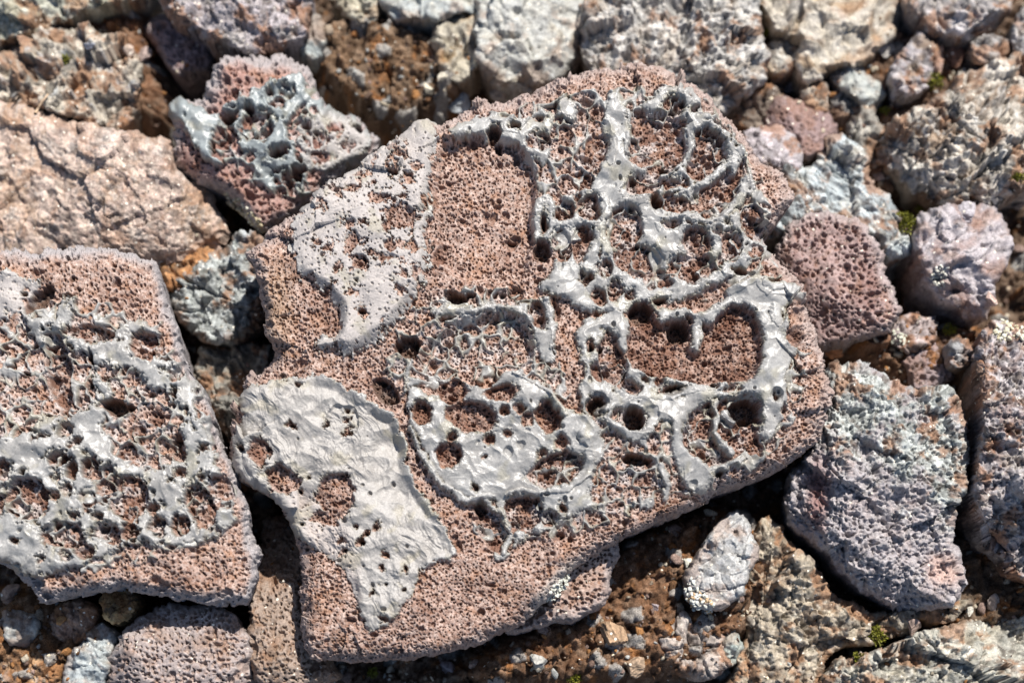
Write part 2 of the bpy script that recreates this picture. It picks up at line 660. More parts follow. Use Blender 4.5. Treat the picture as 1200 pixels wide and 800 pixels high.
def rough_detail(base, alt, stain, grain=5.0, amps=(8, 4, 2.4), crack=3.0, stain_amt=0.6, pale=None, pale_amt=0.0,
                 pits=0.0, rough=0.8, wl=50.0, chisel=0.10, dirt_amt=0.8, stretch=(1.0, 1.0, 0.0)):
    base, alt, stain = map(np.asarray, (base, alt, stain))

    def fn(u, v, d, seed):
        a = stretch[2]
        su = (u * math.cos(a) + v * math.sin(a)) / stretch[0]
        sv = (-u * math.sin(a) + v * math.cos(a)) / stretch[1]
        h = 0.9 * amps[0] * fbm(su, sv, wl, seed, 3) + amps[1] * 0.42 * ridged(su, sv, wl * .42, seed + 3, 3) + 0.7 * amps[2] * fbm(u, v, 9, seed + 5, 3, .65)
        ku = su + 5 * noise(u / 18, v / 18, seed + 21) + 1.5 * noise(u / 5, v / 5, seed + 23)
        kv = sv + 5 * noise(u / 18, v / 18, seed + 22) + 1.5 * noise(u / 5, v / 5, seed + 24)
        h = h + amps[0] * chisel * (planes(ku, kv, wl * 1.2, seed, .42) + planes(ku, kv, wl * .5, seed + 1, .5) + planes(ku, kv, wl * .2, seed + 2, .55))
        f1, f2, val = cells(su + 3 * noise(u / 9, v / 9, seed), sv, grain * 2.2, seed)
        h = h + grain * 0.38 * (val - 0.5) * sst(0.0, 0.22, f2 - f1) - grain * 0.35 * sst(0.18, 0.0, f2 - f1)
        if crack:
            g1, g2, gv = cells(su + 14 * noise(u / 40, v / 40, seed + 1), sv + 14 * noise(u / 40, v / 40, seed + 2), wl * 1.1, seed + 5)
            h = h + 8 * (gv - 0.5) * sst(0.0, 0.15, g2 - g1) - crack * 2.4 * sst(0.07, 0.0, g2 - g1)
        if pits:
            h = h + pits * vesicles(u, v, seed, 1.2, 1.0)[0]
        n1 = fbm(u, v, wl * .8, seed + 8, 4)
        n2 = noise(u / 7, v / 7, seed + 9) + 0.8 * noise(u / 3, v / 3, seed + 10)
        n3 = fbm(u, v, 24, seed + 14, 4, .7)
        c = mix(base, alt, np.clip(0.5 + 0.9 * n2, 0, 1))
        c = c * (0.62 + 0.7 * val[..., None]) * (1 + 0.35 * fbm(u, v, 11, seed + 30, 3, .7))[..., None]
        c = mix(c, stain, sst(0.0, 0.5, n1 + 0.5 * n3) * stain_amt)
        if pale is not None:
            c = mix(c, np.asarray(pale), sst(0.22, 0.5, n3) * pale_amt)
        c = dirt(c, u, v, d, seed, dirt_amt)
        return h, np.clip(c, 0.01, 0.85), rough, 0
    return fn


def smooth_detail(base, alt, stain, amps=(9, 3), stain_amt=0.4, rough=0.5, fold=6.0, wl=60):
    base, alt, stain = map(np.asarray, (base, alt, stain))

    def fn(u, v, d, seed):
        wu = u + 18 * noise(u / 50, v / 50, seed + 3)
        wv = v + 18 * noise(u / 50, v / 50, seed + 6)
        h = amps[0] * fbm(wu, wv, wl, seed, 3) + amps[1] * fbm(u, v, 12, seed + 5, 3, .55)
        h = h + fold * ridged(wu, wv, wl * .7, seed + 1, 2, .4)
        h = h + planes(wu, wv, wl * .8, seed, .35) + planes(wu, wv, wl * .3, seed + 1, .3)
        f1, f2, val = cells(wu, wv, 24, seed)
        h = h - 2 * sst(0.06, 0.0, f2 - f1) * (fbm(u, v, 60, seed + 9, 2) > 0.0)
        q, r = pores(u, v, 26, seed + 2, 0.06, 0.18, 0.6)
        h = h - 2 * r * np.sqrt(np.clip(1 - q * q, 0, 1))
        n1 = fbm(wu, wv, 40, seed + 8, 4)
        c = mix(base, alt, np.clip(0.5 + 0.9 * noise(u / 14, v / 14, seed + 2) + .4 * noise(u / 4, v / 4, seed), 0, 1))
        c = mix(c, stain, sst(0.1, 0.5, n1) * stain_amt)
        c = dirt(c, u, v, d, seed, .45)
        return h, np.clip(c, 0.01, 0.85), rough, 0
    return fn


def webbed(adds, holes, zones, T=6.0, w=7.0, lumps=6.0, thin=(), wrinkle=(), recess=(), straps=(), rims=0.0, pinks=(PINK, PALE, BROWN),
           fine=1.0, pin=0.5, extra=None, scatter=0.0, crust_col=CRUST, web=(), bub=0.0, hscale=1.0):
    """vesicular body with a glassy crust.
    adds: crust outlines (poly, part index, thickness factor); holes: (ellipse or poly, depth, floor) ;
    recess: (poly, depth, wall) for sunken areas"""
    A = [(Sdf(p, smooth=2), i, t) for p, i, t in adds]
    Rz = [(Sdf(p, smooth=2), dep, wall) for p, dep, wall in recess]
    Hs = [(Sdf(e, smooth=2) if isinstance(e, list) else e, dep, fl) for e, dep, fl in holes]
    TH = [Sdf(p, smooth=2) for p in thin]
    WR = [(Sdf(p, smooth=2), ang, amp) for p, ang, amp in wrinkle]
    WEB = [(Sdf(p, smooth=2), cell, wd, pt) for p, cell, wd, pt in web]

    def fn(u, v, d, seed):
        wu = u + 4.0 * noise(u / 24, v / 24, seed + 40) + 2.2 * noise(u / 8, v / 8, seed + 41) + 0.5 * noise(u / 3.2, v / 3.2, seed + 45)
        wv = v + 4.0 * noise(u / 24, v / 24, seed + 42) + 2.2 * noise(u / 8, v / 8, seed + 43) + 0.5 * noise(u / 3.2, v / 3.2, seed + 46)
        c = np.full(u.shape, 60.0)
        part = np.zeros(u.shape, np.int32)
        tf = np.ones(u.shape)
        for sdv, i, t in A:
            s = sdv(wu, wv)
            m = s < c
            part = np.where(m, i, part)
            tf = np.where(m, t, tf)
            c = np.minimum(c, s)
        for pts, i, t in straps:
            s = capsule(wu, wv, pts)
            m = s < c
            part = np.where(m & (s < 0), i, part)
            tf = np.where(m, t, tf)
            c = np.minimum(c, s)
        hole = np.zeros(u.shape)
        blk = np.zeros(u.shape)
        hm = np.zeros(u.shape)
        for e, dep, fl in Hs:
            if isinstance(e, Sdf):
                s = e(wu, wv)
            else:
                k_ = hscale if min(e[2:4]) > 5.5 and dep > 5 else 1.0
                s = ell(wu, wv, (e[0], e[1], e[2] * k_, e[3] * k_) + tuple(e[4:]))
            wall = 3.0 if dep < 14 else 4.5
            hd = -dep * (1.25 if fl == 3 else 0.68) * sst(0.5, -wall, s)
            if fl == 2:
                hd = -dep * np.sqrt(np.clip(-s / max(2.0, dep * .5), 0, 1))
            hole = np.minimum(hole, hd)
            if fl != 2:
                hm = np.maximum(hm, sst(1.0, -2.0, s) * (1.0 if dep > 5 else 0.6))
            if fl != 2:
                c = np.maximum(c, -s)
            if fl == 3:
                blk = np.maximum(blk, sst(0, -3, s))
        # straps laid across holes
        for pts, i, t in zones:
            s = capsule(wu, wv, pts)
            m = s < c
            part = np.where(m & (s < 0), i, part)
            tf = np.where(m, t, tf)
            c = np.minimum(c, s)
            hole = np.where(s < 3, hole * sst(-1, 3, s) * 0.75 + hole * 0.25, hole)
            hm = hm * sst(-1, 2, s)
        if bub:
            bq, br_ = pores(wu, wv, 27, seed + 19, 0.08, 0.30, bub)
            bs = np.where(bq < 4, (bq - 1) * br_, 9.0)
            ok = (tf >= .5) & (hm < .2) & (hole > -1) & (c < -1)
            c = np.where(ok, np.maximum(c, -bs), c)
            hole = np.where(ok, np.minimum(hole, -6.0 * sst(0, -3, bs)), hole)
        th = np.zeros(u.shape)
        for s_ in TH:
            th = np.maximum(th, sst(8, -12, s_(wu, wv)))
        # frayed borders: islands of crust around the patches, bubbles eating into them
        fr = np.where(tf < .3, 20.0, np.where(tf < .5, 8.0, 5.0)) * fbm(u, v, 14, seed + 50, 4, .75) * sst(30, 4, np.abs(c)) * (1 - 0.9 * hm)
        cc = c + fr * (0.7 + scatter)
        fz = np.zeros(u.shape)
        for s_, cell, wd, pt in WEB:
            zs = s_(wu, wv)
            fz = np.maximum(fz, sst(6, -14, zs))
            f1, f2, val = cells(u + 8 * noise(u / 16, v / 16, seed + 81) + 3 * noise(u / 6, v / 6, seed + 84), v + 8 * noise(u / 16, v / 16, seed + 82) + 3 * noise(u / 6, v / 6, seed + 83), cell, seed + 3)
            wsd = (f2 - f1) * cell * .5 - wd * (1.2 + 2.6 * fbm(u, v, 30, seed + 85, 3))
            wsd = np.maximum(wsd, zs + 6 * noise(u / 15, v / 15, seed + 87))
            wsd = wsd + 4 * sst(0.2, 1.0, hm) * (val > .45)
            wsd = np.where(blk > .3, 9, wsd)
            m = wsd < cc
            part = np.where(m & (wsd < 0), pt, part)
            tf = np.where(m & (wsd < 0), 0.55, tf)
            cc = np.minimum(cc, wsd)
        # crust holds pin-holes; more where it is thin
        q, r = pores(u, v, 15, seed + 12, 0.07, 0.26, 0.42 * pin)
        q2, r2 = pores(u, v, 5.6, seed + 14, 0.12, 0.36, 0.75)
        dens = sst(0.05, 0.45, fbm(u, v, 60, seed + 17, 3) + 0.35 * th - 0.12)
        dens = dens + .6 * th * sst(30, 2, -cc)
        thp = th * np.clip(0.55 + dens, 0, 1)
        pinh = np.where(q < 1, -2.2 * r * np.sqrt(np.clip(1 - q * q, 0, 1)), 0)
        pinh = np.minimum(pinh, np.where((q2 < 1), -2.0 * r2 * np.sqrt(np.clip(1 - q2 * q2, 0, 1)), 0) * thp)
        oncr = sst(0.8, -0.8, cc)
        k = 1 - np.clip(-cc / np.where(tf < .5, w * 1.8, w), 0, 1)
        bull = np.sqrt(np.clip(1 - k * k, 0, 1)) * (cc < 0)
        hc = T * tf * bull * (1 + 0.5 * fbm(u, v, 30, seed + 98, 2))
        ves, vq = vesicles(u, v, seed, fine, 1.0)
        h = lumps * fbm(u, v, 80, seed, 3) + hc + hole
        h = h + ves * (1 - oncr) + pinh * oncr
        # the floor of the holes is knobbly
        h = h + (1 - oncr) * hm * 5.0 * fbm(u, v, 11, seed + 60, 3)
        h = h + (1 - oncr) * 2.5 * fbm(u, v, 16, seed + 61, 3)
        # flow relief of the crust
        h = h + oncr * (2.2 * fbm(wu, wv, 22, seed + 21, 3, .45)) * (1 - .5 * th)
        h = h + sst(4, -3, cc) * (1 - th) * 5.5 * (1 - 2.0 * np.abs(noise(wu / 34 + .5 * noise(wu / 20, wv / 20, seed + 23), wv / 34, seed + 22)))
        for s_, ang, amp in WR:
            m = sst(2, -10, s_(u, v))
            ca, sa = math.cos(ang), math.sin(ang)
            bu = u + 14 * noise(u / 45, v / 45, seed + 71)
            bv = v + 14 * noise(u / 45, v / 45, seed + 72)
            au = (bu * ca + bv * sa) / 1.9 + 5 * noise(u / 17, v / 17, seed + 73)
            av = (-bu * sa + bv * ca) + 5 * noise(u / 17, v / 17, seed + 74)
            wr = ridged(au, av, 22, seed + 70, 4, .62) * amp * 1.1 * (0.45 + sst(-.25, .35, fbm(u, v, 60, seed + 76, 2))) + 1.6 * amp * fbm(au, av, 60, seed + 75, 2)
            h = h + oncr * m * wr
        for s_, dep, wall in Rz:
            h = h - dep * sst(2, -wall, s_(wu, wv))
        # colours
        n1 = fbm(u, v, 50, seed + 8, 3)
        n2 = noise(u / 6, v / 6, seed + 5) + 0.8 * noise(u / 2.6, v / 2.6, seed + 4)
        pk, pl, br = pinks
        body = mix(pk, pl, np.clip(0.34 + 0.75 * n2, 0, 1))
        body = mix(body, RUSTY, .38 * sst(.15, .5, fbm(u, v, 36, seed + 97, 4, .7)))
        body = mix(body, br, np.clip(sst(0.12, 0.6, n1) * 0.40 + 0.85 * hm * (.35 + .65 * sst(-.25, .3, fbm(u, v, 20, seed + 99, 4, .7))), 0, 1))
        body = mix(body, np.array((0.50, 0.46, 0.445)), fz * sst(-0.05, 0.4, fbm(u, v, 18, seed + 93, 3, .7)) * .7)
        body = mix(body, br, 0.45 * (vq < 0.9))
        body = mix(body, RIM, 0.8 * rims * sst(18, 3, d + 8 * n1))
        cr = mix(crust_col, crust_col * np.array((1.16, 1.18, 1.20)), np.clip(0.5 + n1, 0, 1))
        cr = mix(cr, THIN, th * 0.8)
        cr = mix(cr, np.array((0.30, 0.275, 0.20)), 0.5 * sst(0.15, 0.5, fbm(wu, wv, 30, seed + 90, 3)))
        cr = mix(cr, np.array((0.20, 0.175, 0.115)), 0.55 * sst(-3.2, -0.6, cc) * sst(-.3, .3, fbm(u, v, 22, seed + 95, 3)))
        colr = mix(body, cr, oncr)
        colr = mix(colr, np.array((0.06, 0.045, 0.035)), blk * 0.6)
        rough = 0.88 + (0.33 + 0.3 * th + .10 * n1 - 0.88) * oncr
        part = np.where(oncr > 0.5, part, 0)
        if extra:
            h, colr, rough = extra(u, v, d, seed, h, colr, rough)
        return h, np.clip(colr, 0.01, 0.8), rough, part
    return fn


# ----------------------------------------------------------------------------
# the big slab
# ----------------------------------------------------------------------------
SLAB = [(498, 143), (520, 143), (545, 127), (556, 112), (566, 117), (600, 117), (625, 108), (648, 95), (680, 82), (710, 75), (742, 71), (770, 73),
        (786, 81), (800, 92), (816, 101), (831, 116), (846, 133), (858, 145), (870, 151), (881, 166), (891, 181), (902, 190), (914, 197), (922, 211),
        (930, 228), (926, 244), (908, 262), (894, 278), (903, 290), (915, 307), (927, 323), (936, 334), (946, 343), (941, 354), (944, 368), (955, 390),
        (964, 413), (971, 432), (975, 455), (971, 481), (961, 506), (948, 528), (928, 545), (906, 554), (878, 564), (850, 575), (818, 591), (790, 603),
        (760, 617), (732, 629), (714, 640), (696, 650), (670, 668), (650, 692), (634, 710), (609, 734), (576, 751), (535, 764), (491, 772), (440, 776),
        (400, 777), (372, 774), (354, 762), (350, 735), (351, 700), (353, 662), (346, 636), (340, 612), (330, 596), (318, 580), (300, 573), (284, 566),
        (271, 553), (268, 530), (272, 500), (278, 472), (284, 456), (292, 441), (306, 429), (318, 419), (317, 408), (309, 372), (306, 345), (300, 322),
        (290, 306), (288, 294), (302, 284), (330, 258), (370, 228), (400, 206), (440, 180), (478, 153)]
CR_NW = [(490, 132), (512, 138), (508, 180), (502, 230), (500, 270), (500, 312), (491, 344), (472, 370), (450, 394), (416, 416), (398, 412), (360, 408),
         (372, 402), (398, 396), (402, 366), (386, 346), (368, 331), (354, 326), (345, 302), (338, 274), (352, 246), (380, 216), (420, 186), (456, 156)]
CR_SW = [(279, 463), (300, 450), (345, 441), (385, 441), (418, 460), (450, 482), (464, 486), (471, 508), (478, 522), (476, 545), (489, 570), (500, 586),
         (520, 612), (538, 656), (512, 654), (494, 672), (488, 688), (478, 705), (466, 722), (440, 745), (428, 735), (418, 705), (405, 670), (385, 650),
         (362, 640), (340, 625), (328, 592), (314, 578), (294, 570), (274, 556), (271, 534), (278, 505), (282, 488)]
CR_MID = [(474, 460), (486, 450), (500, 460), (516, 464), (528, 440), (534, 440), (545, 452), (566, 456), (582, 450), (589, 434), (597, 431), (610, 441),
          (630, 448), (648, 463), (664, 481), (684, 487), (697, 492), (707, 512), (709, 534), (699, 550), (693, 566), (691, 582), (700, 594), (714, 606),
          (704, 602), (690, 600), (672, 602), (664, 608), (656, 620), (640, 624), (622, 626), (610, 634), (600, 650), (586, 657), (576, 650), (590, 638),
          (601, 622), (590, 604), (572, 592), (556, 591), (545, 583), (528, 577), (512, 556), (500, 536), (488, 512), (478, 490)]
CR_N = [(712, 104), (721, 108), (729, 128), (746, 126), (764, 116), (776, 102), (796, 100), (806, 113), (819, 129), (838, 145), (856, 151), (868, 168),
        (878, 194), (886, 222), (874, 236), (878, 255), (892, 284), (893, 302), (878, 313), (862, 326), (836, 332), (812, 346), (790, 356), (765, 360),
        (745, 366), (720, 368), (700, 368), (676, 362), (652, 346), (636, 340), (628, 334), (645, 322), (652, 300), (650, 270), (650, 238), (668, 226),
        (690, 224), (702, 205), (704, 180), (700, 160), (708, 140)]
CR_E = [(838, 356), (856, 340), (876, 326), (900, 325), (924, 335), (947, 342), (942, 350), (926, 356), (920, 362), (922, 376), (926, 390), (938, 398), (932, 420), (918, 440),
        (922, 462), (918, 490), (908, 510), (890, 530), (868, 548), (846, 556), (834, 560), (832, 576), (812, 582), (796, 560), (788, 535), (782, 520), (786, 502),
        (774, 492), (765, 510), (758, 518), (742, 520), (726, 512), (712, 498), (695, 492), (684, 484), (676, 470), (678, 452), (686, 440), (684, 425), (674, 405), (674, 388), (690, 375),
        (716, 366), (742, 356), (775, 360), (800, 362), (820, 366)]
CR_W2 = [(502, 360), (514, 366), (520, 352), (540, 360), (560, 358), (590, 358), (610, 354), (624, 352), (640, 348), (650, 366), (652, 385), (649, 404), (652, 426), (640, 428), (632, 416),
         (628, 396), (619, 373), (604, 363), (572, 362), (545, 369), (530, 380), (510, 378)]
CR_SLOT = [(627, 233), (640, 227), (651, 238), (653, 262), (649, 290), (642, 302), (632, 286), (626, 292), (624, 262)]
CR_TOP = [(534, 146), (552, 140), (575, 136), (600, 136), (612, 145), (630, 130), (648, 132), (652, 150), (645, 170), (648, 190), (636, 200), (628, 190), (616, 176), (600, 168), (585, 170),
          (570, 158), (548, 158), (540, 164), (526, 158)]
CR_SPIKE = [(655, 112), (662, 108), (670, 122), (680, 134), (676, 140), (672, 152), (664, 142), (654, 140), (648, 144)]
CR_BOW = [(772, 542), (782, 548), (788, 566), (784, 588), (774, 586), (776, 566), (768, 550)]
P_RECT = [(511, 168), (530, 160), (570, 158), (600, 166), (622, 182), (630, 200), (628, 240), (625, 290), (615, 328), (570, 333), (525, 326), (514, 290), (508, 230)]
P_OVAL = [(487, 432), (496, 404), (520, 386), (545, 374), (575, 367), (602, 366), (617, 376), (627, 398), (627, 420), (610, 434), (592, 436), (582, 448),
          (562, 456), (545, 452), (530, 438), (514, 462), (498, 458)]
P_L = [(836, 384), (844, 363), (864, 354), (884, 363), (892, 385), (890, 420), (885, 442), (866, 449), (838, 449), (815, 452), (798, 447), (776, 446),
       (750, 437), (736, 426), (733, 404), (738, 388), (738, 368), (752, 358), (768, 364), (772, 384), (782, 376), (800, 374), (812, 380), (822, 376)]
P_RING = [(798, 512), (806, 488), (826, 472), (850, 464), (876, 460), (892, 470), (892, 500), (880, 524), (856, 542), (834, 546), (814, 536), (804, 526)]
P_DIAG = [(800, 358), (812, 346), (836, 332), (862, 325), (872, 322), (850, 342), (836, 356), (818, 366)]

holes = []
# north-west sheet
for e in [(470, 258, 18, 15), (414, 287, 10, 11), (413, 263, 7, 5), (447, 236, 10, 7), (463, 205, 6, 5), (479, 209, 6, 7), (488, 200, 5, 4), (470, 188, 6, 6),
          (465, 175, 6, 4), (499, 242, 3.5, 6), (456, 270, 6, 8), (459, 293, 9, 7), (482, 292, 8, 7), (427, 265, 5, 4), (374, 287, 5, 4), (386, 293, 4, 6),
          (410, 222, 9, 6), (394, 226, 5, 4), (376, 244, 6, 5), (424, 203, 5, 4), (440, 187, 5, 4), (424, 311, 9, 10), (456, 306, 15, 5), (399, 315, 3, 3),
          (386, 341, 7, 6), (387, 373, 13, 19), (470, 343, 4, 4), (474, 324, 4, 4), (486, 320, 4, 5), (454, 199, 3, 3), (471, 235, 3.5, 3), (436, 215, 3, 3)]:
    holes.append((e, 4.5 if min(e[2:4]) > 6 else 5, 1))
holes += [((425, 370, 5, 5), 9, 3), ((414, 348, 2.4, 2.2), 6, 3), ((420, 334, 2.4, 2.2), 6, 3), ((437, 339, 2, 2), 4, 2), ((436, 362, 2.5, 2), 3, 2)]
# south-west slab
for e in [(306, 530, 9, 16), (331, 562, 20, 16, 30), (394, 578, 22, 24, 20), (384, 604, 20, 10), (407, 505, 4, 6), (392, 608, 7, 9), (398, 634, 5, 4), (405, 646, 6, 4),
          (448, 725, 5, 4), (330, 548, 4, 4), (453, 684, 3.5, 3), (474, 690, 4, 3)]:
    holes.append((e, 5, 1))
for e in [(384, 498, 3.2, 3), (406, 480, 3, 2.6), (406, 490, 2, 2), (411, 489, 1.8, 2), (343, 500, 3.4, 3.2), (285, 526, 3.2, 2.6), (355, 614, 2.8, 3), (440, 618, 3.6, 4), (431, 625, 4, 4),
          (424, 635, 4, 3.6), (453, 650, 3, 3.4), (476, 665, 2.6, 4), (447, 665, 2.4, 2.2), (438, 694, 2.4, 3), (416, 614, 2.4, 2.4), (360, 560, 2.6, 2.2), (352, 574, 2.4, 2.4), (350, 449, 2, 1.6)]:
    holes.append((e, 7, 3))
holes.append(((402, 493, 20, 19), 5, 2))
# middle sheet
holes += [((494, 484, 10, 13, -15), 12, 1), ((552, 488, 26, 16, 12), 10, 1), ((588, 461, 16, 9, -6), 11, 1), ((526, 533, 14, 12, 20), 13, 1), ((530, 458, 15, 13), 7, 1),
          ((590, 483, 6, 6.5), 9, 1), ((609, 480, 6, 5), 6, 1), ((619, 491, 7, 8), 4, 1), ((643, 489, 13, 16, -10), 16, 1), ((575, 514, 7, 5, -20), 9, 1), ((596, 507, 5, 5), 5, 1),
          ((611, 522, 5, 5), 5, 2), ((596, 531, 6, 7), 4, 2), ((568, 535, 2.6, 2.4), 7, 3), ((655, 552, 32, 18, -12), 12, 1), ((612, 599, 22, 20), 12, 1),
          ((580, 618, 17, 30, -28), 15, 1), ((645, 608, 10, 9), 7, 1), ((660, 595, 4, 6), 9, 1), ((682, 515, 3, 2.4), 6, 3), ((618, 505, 3, 2.6), 3, 2), ((560, 520, 3, 2.5), 3, 2), ((563, 595, 8, 8), 16, 3)]
# north web
holes += [((773, 168, 35, 31, -15), 12, 1), ((827, 178, 22, 31, 32), 13, 1), ((843, 222, 25, 36, 28), 13, 1), ((758, 212, 24, 14, -25), 8, 1), ((776, 198, 12, 5, -30), 14, 3),
          ((663, 247, 11, 10), 11, 1), ((693, 243, 14, 14), 11, 1), ((659, 288, 11, 19), 10, 1), ((686, 290, 14, 23, -10), 8, 1), ((732, 266, 19, 23), 10, 1),
          ((709, 314, 9, 11, 15), 7, 1), ((687, 325, 7, 8.5, 15), 8, 1), ((722, 341, 7.5, 10, 15), 7, 1), ((701, 349, 8, 8.5), 10, 1), ((738, 346, 4, 5), 7, 1), ((748, 306, 23, 17, 15), 9, 1),
          ((770, 330, 13, 15, -15), 9, 1), ((815, 284, 16, 15), 11, 1), ((814, 315, 26, 15, 8), 11, 1), ((787, 263, 10, 7), 6, 1), ((857, 289, 12, 15, 10), 14, 1), ((841, 273, 5, 6), 7, 1),
          ((844, 306, 4, 6), 7, 1), ((885, 293, 10, 8), 7, 1), ((868, 318, 9, 5), 12, 3), ((880, 257, 12, 22, -10), 7, 1), ((850, 262, 3, 2.6), 8, 3), ((822, 263, 4, 2.4), 8, 3), ((807, 263, 3, 2), 7, 3),
          ((824, 254, 6, 3), 9, 1), ((768, 236, 6, 9, -20), 16, 3), ((773, 354, 8, 3.6), 10, 3), ((870, 193, 4, 6), 9, 1), ((863, 172, 2, 2.4), 7, 3), ((817, 130, 9, 5, 15), 9, 1), ((785, 216, 8, 7), 7, 1),
          ((803, 215, 5, 6), 7, 1), ((788, 126, 12, 10), 8, 1), ((720, 220, 3, 3), 5, 2), ((657, 314, 4, 6), 8, 2), ((634, 294, 10, 11), 15, 3), ((698, 268, 2.4, 2.2), 6, 3), ((760, 250, 14, 9, 20), 5, 2),
          ((750, 140, 14, 9, 30), 7, 1), ((848, 162, 8, 5, 40), 6, 1), ((820, 240, 14, 8, -20), 8, 1), ((790, 240, 16, 11, 15), 8, 1)]
holes += [((637, 262, 4, 13, 4), 18, 3)]
# east web
holes += [(P_L, 15, 1), (P_RING, 15, 1), ((872, 482, 19, 15), 26, 3), ((742, 491, 11, 13, -20), 26, 3), ((699, 478, 10, 12, -25), 18, 3), ((699, 478, 15, 16, -25), 5, 2), ((750, 490, 22, 20, 15), 4, 2),
          ((717, 425, 14, 29, -12), 10, 1), ((693, 408, 4, 7), 13, 3), ((704, 411, 5, 8), 14, 3), ((701, 437, 8, 11, -15), 12, 1), ((738, 455, 9, 7, 25), 11, 1), ((790, 459, 15, 6, -8), 17, 3),
          ((884, 527, 8, 14, 15), 10, 1), ((907, 465, 7, 7), 6, 2), ((907, 466, 3.5, 3.5), 6, 1), ((917, 478, 3.5, 6), 8, 1), ((842, 555, 6, 4), 11, 3), ((812, 568, 5, 6), 6, 2), ((860, 552, 7, 4, -20), 11, 1),
          ((930, 395, 9, 11), 9, 1), ((909, 370, 7, 6), 7, 1), ((905, 331, 8, 6), 9, 1), ((774, 448, 6, 5), 9, 1), ((755, 445, 5, 4), 9, 1), ((938, 430, 2.6, 2.2), 6, 3), ((795, 389, 13, 13), 24, 3), ((750, 366, 14, 11), 18, 3),
          (P_DIAG, 4, 1), ((848, 452, 16, 6, 12), 4, 1)]
# loose cavities of the body
holes += [((535, 348, 14, 7, 6), 18, 3), ((552, 346, 9, 5), 16, 3), ((606, 344, 10, 7), 11, 1), ((590, 347, 5, 4), 8, 3), ((525, 373, 10, 3, -8), 14, 3), ((638, 367, 17, 15), 13, 1), ((478, 407, 13, 13), 16, 3),
          ((452, 458, 18, 11, 50), 12, 3), ((745, 539, 15, 8), 18, 3), ((580, 158, 8, 9), 14, 3), ((604, 150, 5, 4), 12, 3), ((633, 166, 13, 10), 8, 1), ((585, 172, 5, 7), 8, 3), ((557, 130, 7, 5), 10, 1),
          ((582, 128, 5, 4), 8, 1), ((632, 142, 5, 3), 8, 1), ((700, 172, 14, 14), 9, 1), ((688, 186, 12, 5), 10, 1), ((680, 212, 11, 10), 10, 1), ((695, 140, 5, 4), 10, 1), ((660, 160, 12, 10), 6, 1),
          ((520, 288, 5, 5), 8, 1), ((516, 300, 7, 10), 8, 1), ((598, 280, 11, 3), 9, 3), ((655, 628, 8, 5, -15), 12, 1), ((690, 520, 4, 4), 4, 2), ((758, 570, 18, 14), 5, 1)]
straps_main = [
    ([(716, 108, 3), (722, 135, 5.5), (721, 165, 6), (716, 195, 12), (710, 225, 8), (707, 255, 7), (700, 285, 6), (690, 310, 10)], 3, 1.35),
    ([(738, 130, 3.5), (734, 160, 4), (736, 195, 4), (752, 203, 4)], 3, 1.1),
    ([(806, 150, 5), (809, 175, 5), (800, 195, 4), (775, 207, 3.5)], 3, 1.1),
    ([(802, 152, 5), (830, 148, 4), (850, 162, 5), (858, 185, 6), (858, 200, 6)], 3, 1.1),
    ([(795, 230, 4), (810, 222, 4), (822, 216, 4), (845, 200, 5), (862, 190, 5)], 3, 1.1),
    ([(770, 258, 4), (800, 256, 5), (828, 262, 5), (848, 258, 6), (866, 236, 6), (874, 212, 6)], 3, 1.2),
    ([(756, 246, 5), (768, 268, 8), (776, 288, 8), (800, 294, 5)], 3, 1.2),
    ([(760, 345, 6), (792, 340, 7), (815, 338, 6), (842, 324, 6)], 3, 1.0),
]
bridge = [
    ([(816, 372, 7), (817, 395, 7.5), (815, 407, 6)], 4, 1.0),
    ([(838, 470, 4), (840, 488, 4), (838, 505, 4), (846, 522, 4), (858, 532, 4)], 4, 0.9),
    ([(850, 484, 5), (858, 492, 4)], 4, 0.7),
    ([(690, 380, 9), (680, 400, 6)], 4, 1.0),
    ([(700, 484, 5), (735, 475, 7.5), (778, 467, 7.5), (820, 459, 7), (850, 452, 4)], 4, 1.25),
    ([(858, 342, 9), (885, 334, 10), (905, 350, 9), (910, 380, 8), (912, 410, 9), (906, 440, 9), (895, 455, 8)], 4, 1.3),
    ([(896, 336, 8), (918, 340, 6), (944, 344, 2.5)], 4, 1.5),
    ([(512, 440, 2), (524, 442, 2.5), (534, 432, 2)], 5, 0.6),
    ([(482, 500, 3), (498, 540, 4), (520, 568, 5), (548, 587, 6), (575, 581, 6), (608, 575, 6), (640, 579, 6), (670, 573, 8), (690, 553, 10), (690, 520, 10), (668, 492, 6), (640, 460, 5), (600, 440, 6)], 5, 1.35),
    ([(568, 588, 4), (588, 598, 4), (600, 624, 4), (590, 648, 4)], 5, 1.1),
    ([(474, 458, 3), (478, 440, 2.5), (484, 424, 2)], 6, 0.8),
    ([(640, 352, 6), (646, 380, 6), (645, 408, 6), (638, 420, 5)], 6, 1.2),
    ([(545, 366, 4), (575, 361, 4), (603, 360, 4.5), (620, 374, 4)], 6, 1.0),
]


